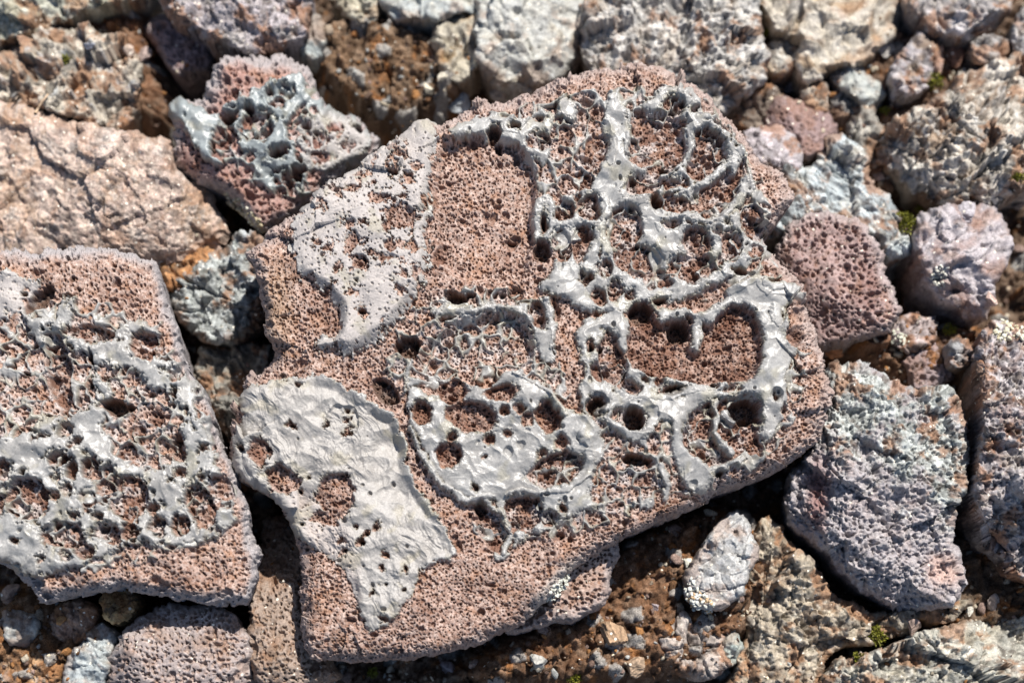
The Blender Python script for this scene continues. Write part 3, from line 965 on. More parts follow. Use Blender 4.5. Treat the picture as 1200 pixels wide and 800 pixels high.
def slab_extra(u, v, d, seed, h, c, rough):
    # the north-west sheet stands proud and drops to the south-east; the south-west slab sinks below the strip beside it
    nw = Sdf(CR_NW)(u, v)
    h = h + 14 * sst(3, -12, nw) * sst(330, 470, u + (v - 240) * .5)
    sw = Sdf(CR_SW)(u, v)
    h = h - 22 * sst(1, -13, sw) * sst(-60, 120, (u - 380) - (v - 480) * .55)
    sheet = sst(0, -4, np.minimum(nw, sw)) * (rough < .75)
    rough = rough + .2 * sheet
    c = mix(c, c * np.array((1.04, 1.01, 0.99)), sheet * sst(2, -6, sw))
    h = h + 0.7 * planes(u + 4 * noise(u / 20, v / 20, 5), v, 46, 6, .5) * sst(60, 4, d)
    # raised strip between them, lobes of the body
    h = h + 10 * noise(u / 150, v / 150, 3)
    # grey dust on the southern rim, ochre on the west flank
    och = sst(30, 0, np.abs(u - 325)) * sst(80, 20, np.abs(v - 360))
    c = mix(c, np.array((0.33, 0.22, 0.13)), 0.45 * och * (rough > .7))
    wh = sst(12, 2, ell(u, v, (652, 690, 22, 7, -48)))
    c = mix(c, np.array((0.50, 0.47, 0.43)), 0.5 * wh * (rough > .7))
    return h, c, rough


slab_fn = webbed(
    [(CR_NW, 1, 0.2), (CR_SW, 2, 0.35), (CR_N, 3, 1.0), (CR_E, 4, 1.05), (CR_MID, 5, 0.8), (CR_W2, 6, 0.9), (CR_SLOT, 6, 1.0), (CR_TOP, 7, 0.7), (CR_SPIKE, 7, 1.4), (CR_BOW, 5, .8)],
    holes, bridge + straps_main, T=6.0, w=7.0, lumps=7.0, hscale=1.14, thin=[CR_NW, [(330, 560), (400, 590), (430, 690), (410, 720), (360, 640)]],
    wrinkle=[(CR_NW, 0.75 * math.pi, 1.3), (CR_SW, 1.02, 1.9), (CR_MID, 0.3, 0.6)],
    recess=[(P_RECT, 14, 7), (P_OVAL, 15, 6)], rims=0.55, pin=0.3, bub=.10, extra=slab_extra, fine=0.68,
    web=[([(520, 140), (640, 118), (700, 105), (790, 92), (850, 140), (900, 210), (905, 300), (925, 345), (800, 350), (700, 350), (640, 320), (636, 220), (600, 165), (530, 165)], 22, 1.5, 3),
         ([(690, 380), (750, 440), (890, 455), (945, 380), (955, 430), (925, 510), (880, 555), (800, 590), (740, 600), (700, 620), (560, 640), (548, 590), (600, 560), (690, 520)], 20, 1.2, 4),
         ([(480, 340), (640, 335), (655, 430), (680, 480), (600, 440), (500, 450), (440, 470), (450, 430)], 18, 1.3, 6)])

slab = build_rock('lava_slab', 'large reddish brown lava slab in the middle, webbed with grey glassy crust round bubble holes', 'lava rock',
                  SLAB, 0.108, -0.005, slab_fn, pitch=0.65, tilt=(0.0, -0.10), round_=(20, 34), seed=3, dome=16,
                  warp=(4.0, 34.0, 2.2, 8.0), under=0.93,
                  mats=('porous', 'crust', 'crust', 'crust', 'crust', 'crust', 'crust', 'crust'),
                  parts=('porous_body', 'glassy_crust', 'glassy_crust', 'glassy_crust', 'glassy_crust', 'glassy_crust', 'glassy_crust', 'glassy_crust'))
CRUST_LABELS = ['thin pale pitted crust', 'broad smooth wrinkled crust slab', 'webbed crust with many round holes', 'thick crust ridges round two deep hollows', 'smooth crust sheet with round bubble holes']
for o, t in zip([c for c in slab[0].children if c.name.startswith('glassy')], CRUST_LABELS):
    o['label'] = t
lichen(slab, [(638, 706), (646, 688), (660, 676), (668, 672), (664, 688), (650, 704)], 5, 160, 2.0, [(0.62, 0.62, 0.55), (0.5, 0.5, 0.44), (0.7, 0.7, 0.62)])

# ----------------------------------------------------------------------------
# the webbed rock at the left edge
# ----------------------------------------------------------------------------
LEFT = [(-40, 302), (0, 297), (40, 292), (80, 290), (125, 292), (172, 297), (186, 309), (191, 335), (197, 352), (206, 376), (213, 402), (220, 427), (232, 448),
        (242, 464), (248, 482), (254, 506), (264, 526), (276, 550), (285, 570), (291, 594), (298, 618), (304, 655), (302, 690), (298, 705), (264, 710), (236, 704),
        (203, 702), (178, 697), (159, 695), (136, 690), (115, 692), (80, 700), (45, 707), (37, 690), (20, 676), (4, 662), (-40, 645)]
L_UP = [(18, 360), (38, 372), (60, 378), (75, 350), (95, 355), (86, 375), (80, 388), (130, 402), (140, 380), (165, 373), (185, 388), (191, 372), (188, 392), (180, 412), (192, 427),
        (216, 432), (229, 446), (241, 461), (236, 471), (222, 472), (214, 484), (205, 472), (194, 461), (180, 456), (165, 441), (150, 431), (125, 431), (110, 426), (100, 411), (70, 407),
        (50, 406), (38, 396), (33, 380)]
L_LOW = [(-20, 520), (20, 514), (45, 502), (58, 482), (75, 492), (95, 484), (114, 470), (118, 446), (128, 445), (134, 462), (128, 482), (118, 500), (135, 520), (150, 545), (178, 552), (200, 542), (214, 504),
         (222, 482), (233, 502), (251, 540), (264, 556), (272, 592), (280, 612), (262, 626), (240, 633), (200, 641), (170, 636), (140, 642), (110, 657), (75, 669), (45, 676), (18, 668), (-20, 645)]
L_PALE = [(-20, 320), (20, 318), (60, 340), (40, 360), (10, 375), (-20, 370)]
lh = [((45, 352, 21, 9, -42), 14, 3), ((106, 391, 25, 8, 4), 10, 1), ((174, 406, 17, 13), 9, 1), ((28, 342, 6, 4), 9, 3), ((94, 341, 4, 4), 8, 3), ((87, 329, 4, 4), 7, 3),
      ((33, 585, 22, 22, -40), 9, 1), ((153, 583, 19, 22, 15), 11, 1), ((70, 538, 10, 8), 10, 1), ((85, 551, 7, 8), 10, 1), ((107, 549, 9, 11, 20), 10, 1), ((126, 563, 11, 16, 15), 10, 1), ((106, 587, 9, 8), 6, 1),
      ((82, 574, 6, 7), 7, 1), ((209, 523, 8, 15, -5), 14, 1), ((212, 552, 6, 5), 8, 1), ((236, 592, 14, 24, -28), 11, 1), ((213, 616, 10, 11), 9, 1), ((78, 628, 24, 13, 12), 10, 1), ((102, 646, 9, 9), 9, 1), ((78, 651, 8, 5, 10), 8, 1),
      ((130, 626, 14, 9, 35), 9, 1), ((153, 622, 9, 9), 10, 1), ((186, 615, 9, 8), 10, 1), ((30, 554, 5, 4, -40), 12, 3), ((8, 552, 10, 10), 9, 1), ((-2, 590, 8, 10), 8, 1), ((259, 573, 12, 15, -25), 8, 1), ((180, 595, 6, 6), 6, 1),
      ((246, 562, 7, 5, 20), 6, 1), ((18, 633, 2.6, 2.2), 6, 3), ((24, 622, 3, 3), 5, 2), ((241, 575, 3, 3), 7, 3), ((162, 611, 2.6, 2.6), 6, 3),
      ((70, 436, 13, 44, -8), 20, 1), ((135, 477, 14, 8, 20), 20, 3), ((151, 480, 8, 5, -10), 14, 3), ((180, 465, 6, 4), 12, 1), ((108, 420, 4, 10, -10), 14, 3), ((107, 452, 4, 7), 14, 3), ((40, 405, 5, 3), 8, 3),
      ((75, 505, 7, 9, 30), 12, 1), ((50, 512, 5, 3, -20), 9, 3), ((30, 437, 5, 3), 10, 3), ((165, 510, 12, 10), 7, 1), ((185, 490, 8, 8), 8, 1), ((150, 530, 10, 8), 7, 1)]
l_straps = [([(112, 432, 4), (122, 455, 4), (120, 480, 5), (112, 500, 4)], 2, 1.0), ([(55, 530, 2), (58, 560, 3), (90, 556, 2.5), (98, 552, 2)], 2, 1.2), ([(222, 470, 4), (232, 500, 5), (250, 532, 5)], 2, 1.0)]
left_fn = webbed([(L_UP, 1, 1.0), (L_LOW, 2, 0.9), (L_PALE, 1, 0.4)], lh, [], T=7.5, w=6.5, lumps=13.0, hscale=1.18, thin=[L_PALE], wrinkle=[(L_LOW, 0.9, 0.7), (L_UP, 1.4, 0.9)],
                 straps=l_straps, rims=1.3, pin=0.4, bub=.6, scatter=0.6, fine=0.85,
                 web=[([(-20, 330), (60, 340), (180, 370), (235, 460), (260, 540), (285, 600), (250, 640), (60, 680), (-20, 660)], 20, 1.2, 2)])
left = build_rock('lava_rock', 'reddish lava rock with torn grey crust, cut by the left edge', 'lava rock', LEFT, 0.100, -0.005, left_fn,
                  pitch=0.9, tilt=(0.02, -0.08), round_=(20, 34), seed=23, dome=12, under=0.84, group='loose lava rocks around the big slab',
                  mats=('porous', 'crust', 'crust'), parts=('porous_body', 'glassy_crust', 'glassy_crust'))

# ----------------------------------------------------------------------------
# the small webbed rock above
# ----------------------------------------------------------------------------
SMALL = [(193, 124), (214, 117), (238, 120), (246, 96), (252, 70), (272, 65), (310, 68), (345, 70), (366, 84), (374, 110), (384, 132), (418, 136), (436, 152), (447, 166),
         (432, 186), (402, 208), (372, 230), (338, 258), (316, 274), (300, 268), (280, 246), (262, 226), (226, 212), (204, 198), (196, 178), (200, 150)]
sm_fn = webbed(
    [([(191, 122), (216, 117), (244, 134), (262, 128), (266, 120), (270, 128), (262, 142), (252, 150), (248, 178), (262, 198), (240, 190), (226, 168), (206, 146)], 1, 1.0),
     ([(262, 124), (284, 120), (300, 108), (318, 98), (340, 88), (352, 84), (358, 96), (366, 118), (352, 128), (344, 140), (338, 152), (345, 170), (350, 190), (360, 205), (356, 226), (348, 234),
       (346, 210), (332, 200), (312, 198), (305, 185), (296, 180), (284, 178), (276, 160), (272, 148), (280, 138), (284, 128)], 2, 1.0),
     ([(352, 140), (380, 134), (416, 138), (440, 158), (428, 180), (396, 200), (364, 205), (348, 180)], 3, 0.35)],
    [((327, 114, 17, 14, -10), 11, 1), ((302, 148, 21, 19), 8, 1), ((326, 182, 12, 7, -15), 18, 3), ((348, 205, 8, 9), 10, 3), ((268, 138, 9, 10), 20, 3), ((262, 165, 9, 16, -25), 14, 1),
     ((292, 128, 5, 5), 12, 3), ((370, 165, 16, 10), 6, 1), ((395, 150, 8, 6), 6, 1), ((375, 185, 12, 7), 6, 1), ((420, 150, 6, 5), 9, 3), ((205, 160, 12, 14), 7, 1), ((405, 172, 7, 5), 6, 1), ((360, 150, 5, 5), 7, 3)],
    [([(300, 160, 2), (318, 140, 3), (338, 128, 3), (352, 112, 3)], 2, 1.0), ([(318, 140, 3), (332, 158, 4), (338, 172, 4)], 2, 1.0)],
    T=9, w=6, lumps=12, thin=[[(352, 140), (380, 134), (416, 138), (440, 158), (428, 180), (396, 200), (364, 205), (348, 180)]], rims=1.2, pin=0.6, scatter=.4, fine=1.15,
    pinks=(np.array((0.33, 0.19, 0.16)), np.array((0.42, 0.29, 0.25)), np.array((0.16, 0.075, 0.055))), crust_col=np.array((0.23, 0.25, 0.25)),
    web=[([(250, 120), (345, 82), (440, 150), (370, 220), (340, 240), (250, 190)], 16, 1.6, 2)])
small = build_rock('lava_rock', "small red lava rock with bluish grey webbed crust, touching the slab", 'lava rock', SMALL, 0.075, -0.01, sm_fn, pitch=1.1,
                   tilt=(0.0, -0.22), round_=(20, 40), seed=41, dome=18, under=0.8, group='loose lava rocks around the big slab', mats=('porous', 'crust', 'crust', 'crust'),
                   parts=('porous_body', 'glassy_crust', 'glassy_crust', 'glassy_crust'))
lichen(small, [(264, 224), (276, 230), (296, 248), (312, 266), (306, 274), (288, 256), (266, 236)], 6, 110, 3.2, [(0.55, 0.50, 0.36), (0.62, 0.6, 0.5), (0.42, 0.36, 0.24)], 'cream granular lichen')

# ----------------------------------------------------------------------------
# the other rocks of the rubble
# ----------------------------------------------------------------------------
G = 'loose lava rocks around the big slab'
TAN = (0.36, 0.29, 0.22)
GREY = (0.36, 0.36, 0.35)
BLUE = (0.34, 0.39, 0.42)
LILAC = (0.34, 0.29, 0.31)
CREAM = (0.50, 0.45, 0.36)
RUST = (0.24, 0.105, 0.045)
DKBR = (0.11, 0.065, 0.045)
PINKY = (0.44, 0.33, 0.28)
R = {}


def rock(key, name, label, poly, zt, fn, zb=-0.02, **k):
    k.setdefault('group', G)
    k['facets'] = k.get('facets', 0) + 3
    a, b = k.get('round_', (14, 18))
    k['round_'] = (a * .6, b)
    k.setdefault('grow', 4.0)
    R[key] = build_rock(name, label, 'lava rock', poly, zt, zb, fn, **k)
    return R[key]


rock('boulder', 'lava_boulder', 'big smooth pinkish tan boulder cut by the left edge, above the torn crust rock',
     [(-60, 120), (0, 118), (44, 132), (100, 150), (150, 162), (196, 165), (203, 195), (222, 212), (245, 222), (262, 262), (262, 285), (240, 302), (190, 306), (120, 315), (-60, 320)], 0.072,
     rough_detail(PINKY, (0.50, 0.41, 0.35), (0.36, 0.22, 0.12), grain=3.0, amps=(13, 4, 1.8), crack=0, stain_amt=0.45, wl=90, chisel=.03, dirt_amt=.4, pale=(0.55, 0.5, 0.46), pale_amt=.5, pits=.25), seed=51,
     round_=(34, 44), tilt=(0.0, -0.12), facets=3, facet_amp=10, dome=10)
rock('tan', 'lava_rock', 'mottled tan and grey rock with rusty hollows in the upper left corner',
     [(-30, 75), (0, 66), (26, 52), (60, 36), (100, 30), (118, 50), (142, 44), (160, 66), (162, 120), (150, 152), (112, 152), (82, 138), (44, 124), (-30, 118)], 0.055,
     rough_detail((0.38, 0.34, 0.28), (0.47, 0.43, 0.37), RUST, grain=7, amps=(12, 6, 3), stain_amt=0.75, pale=(0.42, 0.45, 0.46), pale_amt=.6, crack=2), seed=57, round_=(16, 26), facets=4)
rock('corner', 'lava_rock', 'cream green rock filling the very top left corner',
     [(-40, -40), (180, -40), (186, -2), (120, 8), (86, 14), (60, 24), (38, 40), (0, 46), (-40, 50)], 0.06,
     rough_detail((0.38, 0.38, 0.31), (0.46, 0.46, 0.40), (0.30, 0.26, 0.16), grain=6, stain_amt=.5), seed=61, round_=(16, 26))
rock('lilac_top', 'lava_rock', 'lilac grey rock with pale crusted lower edge, at the top edge left of centre',
     [(188, -40), (362, -40), (362, 20), (360, 48), (336, 52), (312, 58), (294, 66), (270, 52), (238, 44), (210, 26), (188, 12)], 0.075,
     rough_detail((0.33, 0.30, 0.32), (0.42, 0.38, 0.38), (0.38, 0.36, 0.33), grain=3.5, amps=(8, 4, 2.2), stain_amt=.5, crack=1, pits=.3), seed=66, round_=(18, 40), tilt=(0, -.15))
rock('plum', 'lava_rock', 'small plum coloured porous rock wedged under the lilac grey rock',
     [(168, 32), (190, 16), (216, 28), (246, 48), (248, 84), (218, 88), (196, 76), (182, 52)], 0.045,
     porous_detail(np.array((0.24, 0.17, 0.17)), np.array((0.32, 0.24, 0.24)), np.array((0.12, .07, .06)), rim=.5), seed=69, round_=(16, 26), facets=3)
rock('green', 'lava_rock', 'blue green clinkery rock deep in the gap between the webbed rock and the slab',
     [(199, 338), (214, 320), (240, 300), (270, 282), (294, 272), (312, 290), (316, 330), (310, 372), (290, 396), (265, 404), (236, 398), (215, 378), (201, 352)], 0.055,
     rough_detail((0.26, 0.28, 0.27), (0.42, 0.44, 0.43), (0.10, 0.09, 0.07), grain=8, amps=(9, 9, 4), stain_amt=.55, crack=3, pale=(0.5, .53, .54), pale_amt=.7), seed=73, round_=(22, 40), tilt=(0, -.35), facets=3)
rock('deep', 'lava_rock', 'dark mottled rock lying in shadow at the bottom of the left hand gap',
     [(226, 432), (244, 408), (280, 402), (330, 410), (330, 450), (300, 480), (280, 510), (258, 505), (244, 476)], 0.03,
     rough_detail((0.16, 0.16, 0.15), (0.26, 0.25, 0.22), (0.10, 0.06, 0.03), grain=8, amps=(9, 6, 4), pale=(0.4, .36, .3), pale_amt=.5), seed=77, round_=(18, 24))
rock('ochre', 'lava_rock', 'orange ochre clod under the boulder beside the webbed rock',
     [(170, 300), (200, 298), (240, 292), (256, 300), (236, 318), (216, 336), (200, 346), (186, 330)], 0.045,
     rough_detail((0.36, 0.17, 0.07), (0.42, 0.24, 0.12), (0.16, 0.07, 0.03), grain=5, amps=(9, 5, 3)), seed=79, round_=(16, 22))
# top middle
rock('swirl', 'lava_rock', 'smooth swirled cream and grey rock at the top edge just above the slab',
     [(560, -40), (694, -40), (692, 20), (680, 58), (664, 90), (642, 104), (606, 104), (580, 98), (562, 80), (566, 50), (556, 20)], 0.06,
     smooth_detail((0.40, 0.41, 0.40), (0.52, 0.51, 0.46), (0.42, 0.33, 0.2), amps=(12, 3), fold=7, wl=70), seed=83, round_=(22, 34), tilt=(0.0, -0.15))
rock('hollow', 'lava_rock', 'cream rock with an ochre hollow beside the swirled rock',
     [(508, 40), (524, 22), (556, 10), (572, 34), (566, 70), (556, 94), (540, 100), (520, 84), (510, 62)], 0.05,
     smooth_detail((0.40, 0.36, 0.28), (0.48, 0.44, 0.36), (0.25, 0.16, 0.07), amps=(12, 4), fold=7, stain_amt=.8, wl=36), seed=87, round_=(16, 24))
rock('strip', 'lava_rock', 'pale grey lumpy rock along the top edge left of the swirled rock',
     [(440, -40), (566, -40), (560, 14), (532, 22), (500, 26), (470, 24), (446, 14)], 0.055,
     smooth_detail((0.38, 0.42, 0.43), (0.46, 0.46, 0.42), (0.34, 0.28, 0.2), amps=(10, 4), wl=40), seed=89, round_=(14, 22))
rock('fin', 'lava_rock', 'cream finned rock standing in the dark at the top edge',
     [(384, -40), (446, -40), (444, 20), (432, 30), (414, 28), (400, 12), (386, -2)], 0.05,
     smooth_detail((0.42, 0.38, 0.28), (0.5, 0.48, 0.40), (0.22, 0.15, 0.08), amps=(14, 4), wl=26, fold=8), seed=91, round_=(14, 24))
rock('stub', 'lava_rock', 'narrow blue grey column of rock beside the lilac grey rock', [(364, 20), (376, 24), (380, 44), (374, 70), (360, 74), (354, 56)], 0.05,
     smooth_detail((0.28, 0.32, 0.33), (0.36, 0.38, 0.36), (0.2, .15, .1), amps=(8, 4), wl=24), seed=92, round_=(9, 16))
rock('grey_top', 'lava_rock', 'large sparkling grey rock at the top edge right of centre, behind the slab',
     [(690, -40), (886, -40), (884, 20), (890, 50), (898, 72), (894, 95), (866, 114), (846, 134), (815, 135), (770, 110), (700, 95), (684, 66), (688, 30)], 0.068,
     rough_detail((0.38, 0.37, 0.36), (0.52, 0.50, 0.47), (0.36, 0.27, 0.19), grain=7, amps=(10, 7, 4), crack=2, stain_amt=.45, pits=.5, pale=(0.62, .6, .56), pale_amt=.5), seed=95,
     round_=(20, 34), tilt=(0, -.12), facets=3)
# top right
rock('cream_arc', 'lava_rock', 'smooth cream rock with an arched fold at the top edge, right half',
     [(886, -40), (1050, -40), (1052, 38), (1032, 56), (1012, 70), (976, 76), (960, 90), (944, 98), (934, 82), (944, 48), (920, 40), (900, 22), (888, 0)], 0.055,
     smooth_detail((0.44, 0.39, 0.31), (0.54, 0.50, 0.44), (0.32, 0.20, 0.10), amps=(12, 4), wl=60, fold=7, stain_amt=.7), seed=99, round_=(18, 26), tilt=(0, -.1))
rock('speckled', 'lava_rock', 'small speckled grey rock between the sparkling grey rock and the cream arched rock',
     [(892, 50), (910, 44), (934, 48), (938, 64), (928, 84), (908, 92), (896, 78)], 0.045,
     rough_detail((0.34, 0.34, 0.33), (0.46, 0.43, 0.38), (0.3, .2, .1), grain=6), seed=101, round_=(11, 18))
rock('lilac_bit', 'lava_rock', 'lilac grey knobbly rock below the top right corner blocks',
     [(1058, 62), (1084, 38), (1102, 62), (1104, 86), (1084, 102), (1062, 118), (1046, 108), (1042, 86)], 0.05,
     rough_detail((0.36, 0.33, 0.35), (0.46, 0.43, 0.43), (0.25, .17, .1), grain=6, amps=(9, 5, 3)), seed=103, round_=(14, 22), facets=3)
rock('corner_r', 'lava_rock', 'long grey block at the top edge near the top right corner',
     [(1056, -40), (1186, -40), (1186, 6), (1162, 30), (1136, 46), (1110, 44), (1082, 26), (1058, 8)], 0.055,
     rough_detail((0.38, 0.35, 0.36), (0.48, 0.45, 0.43), (0.3, .22, .16), grain=6, amps=(9, 6, 3)), seed=105, round_=(14, 24), facets=3)
rock('bit_r', 'lava_rock', 'small grey stone between the long corner block and the big pale rock',
     [(1134, 54), (1158, 42), (1176, 50), (1182, 66), (1158, 78), (1138, 76)], 0.045,
     rough_detail((0.37, 0.36, 0.36), (0.47, 0.45, 0.43), (0.26, .18, .12), grain=6), seed=107, round_=(11, 18))
rock('edge_r', 'lava_rock', 'lilac grey rock cut by the right edge just under the top right corner',
     [(1184, 30), (1204, 14), (1240, 10), (1240, 80), (1204, 82), (1188, 64)], 0.052,
     rough_detail((0.37, 0.35, 0.36), (0.47, 0.45, 0.43), (0.3, .2, .14), grain=6), seed=108, round_=(12, 20))
rock('pale', 'lava_rock', 'big pale grey and cream rock with brown streaks at the right edge, upper part',
     [(1030, 168), (1044, 148), (1072, 132), (1106, 114), (1132, 86), (1170, 78), (1240, 70), (1240, 205), (1196, 218), (1166, 238), (1126, 244), (1092, 232), (1064, 206), (1040, 190)], 0.062,
     rough_detail((0.43, 0.39, 0.34), (0.56, 0.52, 0.46), (0.22, 0.13, 0.07), grain=8, amps=(13, 8, 4), crack=3, stain_amt=.7, pale=(0.62, .62, .60), pale_amt=.6), seed=111, round_=(22, 36), tilt=(0.05, -.15), facets=4)
rock('teal_bit', 'lava_rock', 'small bluish grey stone under the cream arched rock',
     [(972, 82), (1000, 74), (1018, 88), (1030, 106), (1032, 122), (1012, 126), (998, 116), (984, 106)], 0.04,
     smooth_detail((0.36, 0.40, 0.40), (0.45, 0.46, 0.43), (0.3, .22, .15), amps=(9, 4), wl=30), seed=113, round_=(11, 18))
rock('knob', 'lava_rock', 'rounded brown and cream stone standing beside the dark hole under the cream arched rock',
     [(942, 104), (956, 94), (968, 102), (970, 124), (958, 134), (944, 126)], 0.042, rough_detail((0.36, 0.32, 0.26), (0.46, 0.42, 0.36), RUST, grain=5), seed=115, round_=(9, 15))
rock('lump', 'lava_rock', 'greyish tan stone column below the bluish grey stone',
     [(996, 128), (1014, 126), (1026, 142), (1034, 164), (1040, 190), (1024, 200), (1008, 182), (998, 158)], 0.036,
     rough_detail((0.33, 0.31, 0.27), (0.42, 0.40, 0.36), DKBR, grain=6, amps=(10, 6, 3)), seed=117, round_=(12, 20))
rock('brown', 'lava_rock', 'purplish brown wedge shaped rock behind the right shoulder of the slab',
     [(900, 122), (912, 114), (946, 117), (979, 140), (984, 156), (964, 176), (944, 186), (920, 170), (898, 148)], 0.05,
     porous_detail(np.array((0.24, 0.165, 0.16)), np.array((0.32, 0.235, 0.225)), np.array((0.16, .1, .08)), amt=.7), seed=119, round_=(14, 30), facets=2)
rock('lavender', 'lava_rock', 'lavender grey rounded rock touching the right shoulder of the slab',
     [(868, 156), (890, 148), (914, 150), (934, 164), (942, 196), (930, 214), (904, 206), (884, 180)], 0.058,
     rough_detail((0.38, 0.34, 0.36), (0.46, 0.42, 0.43), (0.33, .3, .3), grain=4, amps=(6, 3, 2), crack=0, chisel=.05), seed=121, round_=(14, 24))
rock('murk', 'lava_rock', 'dark brown rock in the shadow below the sparkling grey rock',
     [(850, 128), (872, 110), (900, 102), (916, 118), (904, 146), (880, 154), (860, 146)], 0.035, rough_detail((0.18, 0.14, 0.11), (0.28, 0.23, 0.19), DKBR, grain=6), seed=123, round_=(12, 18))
rock('blue', 'lava_rock', 'bluish white flaky rock with a tan ledge, right of the slab',
     [(982, 158), (1000, 168), (1012, 184), (1018, 204), (1032, 224), (1058, 258), (1066, 296), (1044, 306), (1012, 276), (976, 256), (950, 252), (922, 266), (896, 282), (884, 262), (918, 226),
      (912, 198), (948, 202), (958, 188), (966, 170)], 0.055,
     rough_detail((0.38, 0.43, 0.45), (0.50, 0.54, 0.55), (0.34, 0.27, 0.18), grain=8, amps=(9, 8, 3), crack=3, stain_amt=.4, pale=(.64, .66, .64), pale_amt=.6, stretch=(1.8, 1.0, 0.8)), seed=127, round_=(14, 28), tilt=(0.0, -.15))
rock('red', 'lava_rock', 'square cut dull red porous rock right of the slab',
     [(950, 248), (986, 254), (1026, 274), (1032, 312), (1050, 356), (1056, 374), (1032, 388), (986, 400), (964, 408), (950, 392), (938, 352), (920, 318), (908, 300), (916, 276)], 0.07,
     porous_detail(np.array((0.33, 0.215, 0.20)), np.array((0.45, 0.34, 0.315)), np.array((0.22, .12, .10)), fine=0.95, lumps=8, rim=.6), seed=131, pitch=1.1, round_=(12, 34), tilt=(0.1, -.12), dome=6)
rock('mauve', 'lava_rock', 'shiny pale mauve rock with a white patch, above the right edge centre',
     [(1070, 268), (1090, 250), (1122, 240), (1168, 248), (1186, 280), (1178, 302), (1162, 332), (1156, 366), (1132, 378), (1114, 356), (1094, 346), (1076, 314)], 0.066,
     smooth_detail((0.40, 0.36, 0.38), (0.50, 0.46, 0.47), (0.24, 0.15, 0.13), amps=(10, 4), fold=9, wl=46, stain_amt=.75, rough=.4), seed=135, round_=(18, 36), tilt=(0, -.2), facets=3)
lichen(R['mauve'], [(1088, 322), (1096, 314), (1110, 316), (1114, 328), (1104, 340), (1092, 334)], 8, 60, 2.6, [(0.7, 0.68, 0.6), (0.6, .58, .5)])
rock('chip1', 'lava_rock', 'small greyish pink stone with pale lichen below the dull red rock',
     [(1036, 396), (1056, 372), (1074, 366), (1094, 370), (1096, 390), (1084, 406), (1054, 410)], 0.045, rough_detail((0.34, 0.28, 0.27), (0.43, 0.37, 0.36), DKBR, grain=5), seed=137, round_=(12, 20), facets=3)
lichen(R['chip1'], [(1038, 394), (1052, 386), (1066, 390), (1064, 404), (1046, 406)], 9, 40, 2.6, [(0.55, 0.56, 0.46), (0.62, .6, .5)])
rock('chip2', 'lava_rock', 'small purplish porous stone above the grey green rock on the right',
     [(1060, 416), (1078, 402), (1102, 396), (1116, 414), (1116, 446), (1098, 458), (1076, 452), (1062, 434)], 0.04,
     porous_detail(np.array((0.27, 0.21, 0.215)), np.array((0.36, 0.29, 0.29)), np.array((0.15, .09, .07))), seed=139, round_=(12, 22), facets=3)
rock('chip3', 'lava_rock', 'small bluish grey chip in the dark right of the purplish porous stone', [(1114, 404), (1128, 396), (1142, 408), (1136, 428), (1118, 426)], 0.055,
     rough_detail((0.3, 0.3, 0.32), (0.4, 0.4, 0.4), DKBR, grain=5), seed=140, round_=(8, 12))
GG = rough_detail((0.33, 0.35, 0.34), (0.46, 0.48, 0.46), (0.29, 0.22, 0.24), grain=6, amps=(9, 6, 3.2), crack=1.5, stain_amt=.55, pits=.6, chisel=.07, pale=(0.52, .55, .56), pale_amt=.45)


def grey_green(u, v, d, seed):
    h, c, r, p = GG(u, v, d, seed)
    n = fbm(u, v, 50, 9, 3)
    m = sst(-0.3, .35, ((v - 560) / 90 - (u - 1040) / 130) + n * .7)
    lil = mix(np.array((0.27, 0.24, 0.25)), np.array((0.44, 0.40, 0.41)), np.clip(.5 + noise(u / 5, v / 5, 3), 0, 1))
    c = mix(c, lil, m * .85)
    pk = sst(26, 8, ell(u, v, (1105, 668, 22, 20)) + 20)
    c = mix(c, np.array((0.46, 0.33, 0.29)), pk)
    rd = sst(0, -18, ell(u, v, (958, 580, 26, 46)) + 14 * n)
    c = mix(c, np.array((0.24, 0.14, 0.13)), rd)
    return h, c, r, p


rock('grey_green', 'lava_rock', 'big pitted rock, grey green above and lilac below, at the lower right of the slab',
     [(972, 428), (1004, 422), (1024, 434), (1044, 454), (1090, 457), (1106, 454), (1122, 474), (1133, 498), (1135, 535), (1133, 566), (1118, 598), (1122, 640), (1127, 678), (1116, 702), (1088, 717),
      (1050, 714), (1004, 684), (970, 643), (932, 616), (918, 592), (930, 556), (958, 520), (972, 470)], 0.082, grey_green, seed=143, pitch=1.1, round_=(22, 40), tilt=(-0.05, -.12), facets=3, dome=14)
rock('edge', 'lava_rock', 'purplish grey porous rock with cream lichen on top, cut by the right edge',
     [(1144, 402), (1160, 378), (1196, 378), (1250, 384), (1250, 700), (1204, 682), (1184, 660), (1158, 630), (1140, 584), (1150, 520), (1150, 450)], 0.09,
     rough_detail((0.31, 0.28, 0.29), (0.45, 0.42, 0.42), (0.20, 0.12, 0.10), grain=4, amps=(9, 5, 2.6), crack=0, stain_amt=.6, pits=.7, pale=(0.5, .45, .4), pale_amt=.5), seed=147, pitch=1.1, round_=(22, 40), tilt=(0.15, -.1), facets=2)
lichen(R['edge'], [(1164, 386), (1174, 374), (1192, 378), (1206, 386), (1204, 398), (1184, 396), (1170, 396)], 10, 90, 3.2, [(0.6, 0.56, 0.42), (0.68, .66, .55), (0.5, .44, .3)], 'cream lichen')
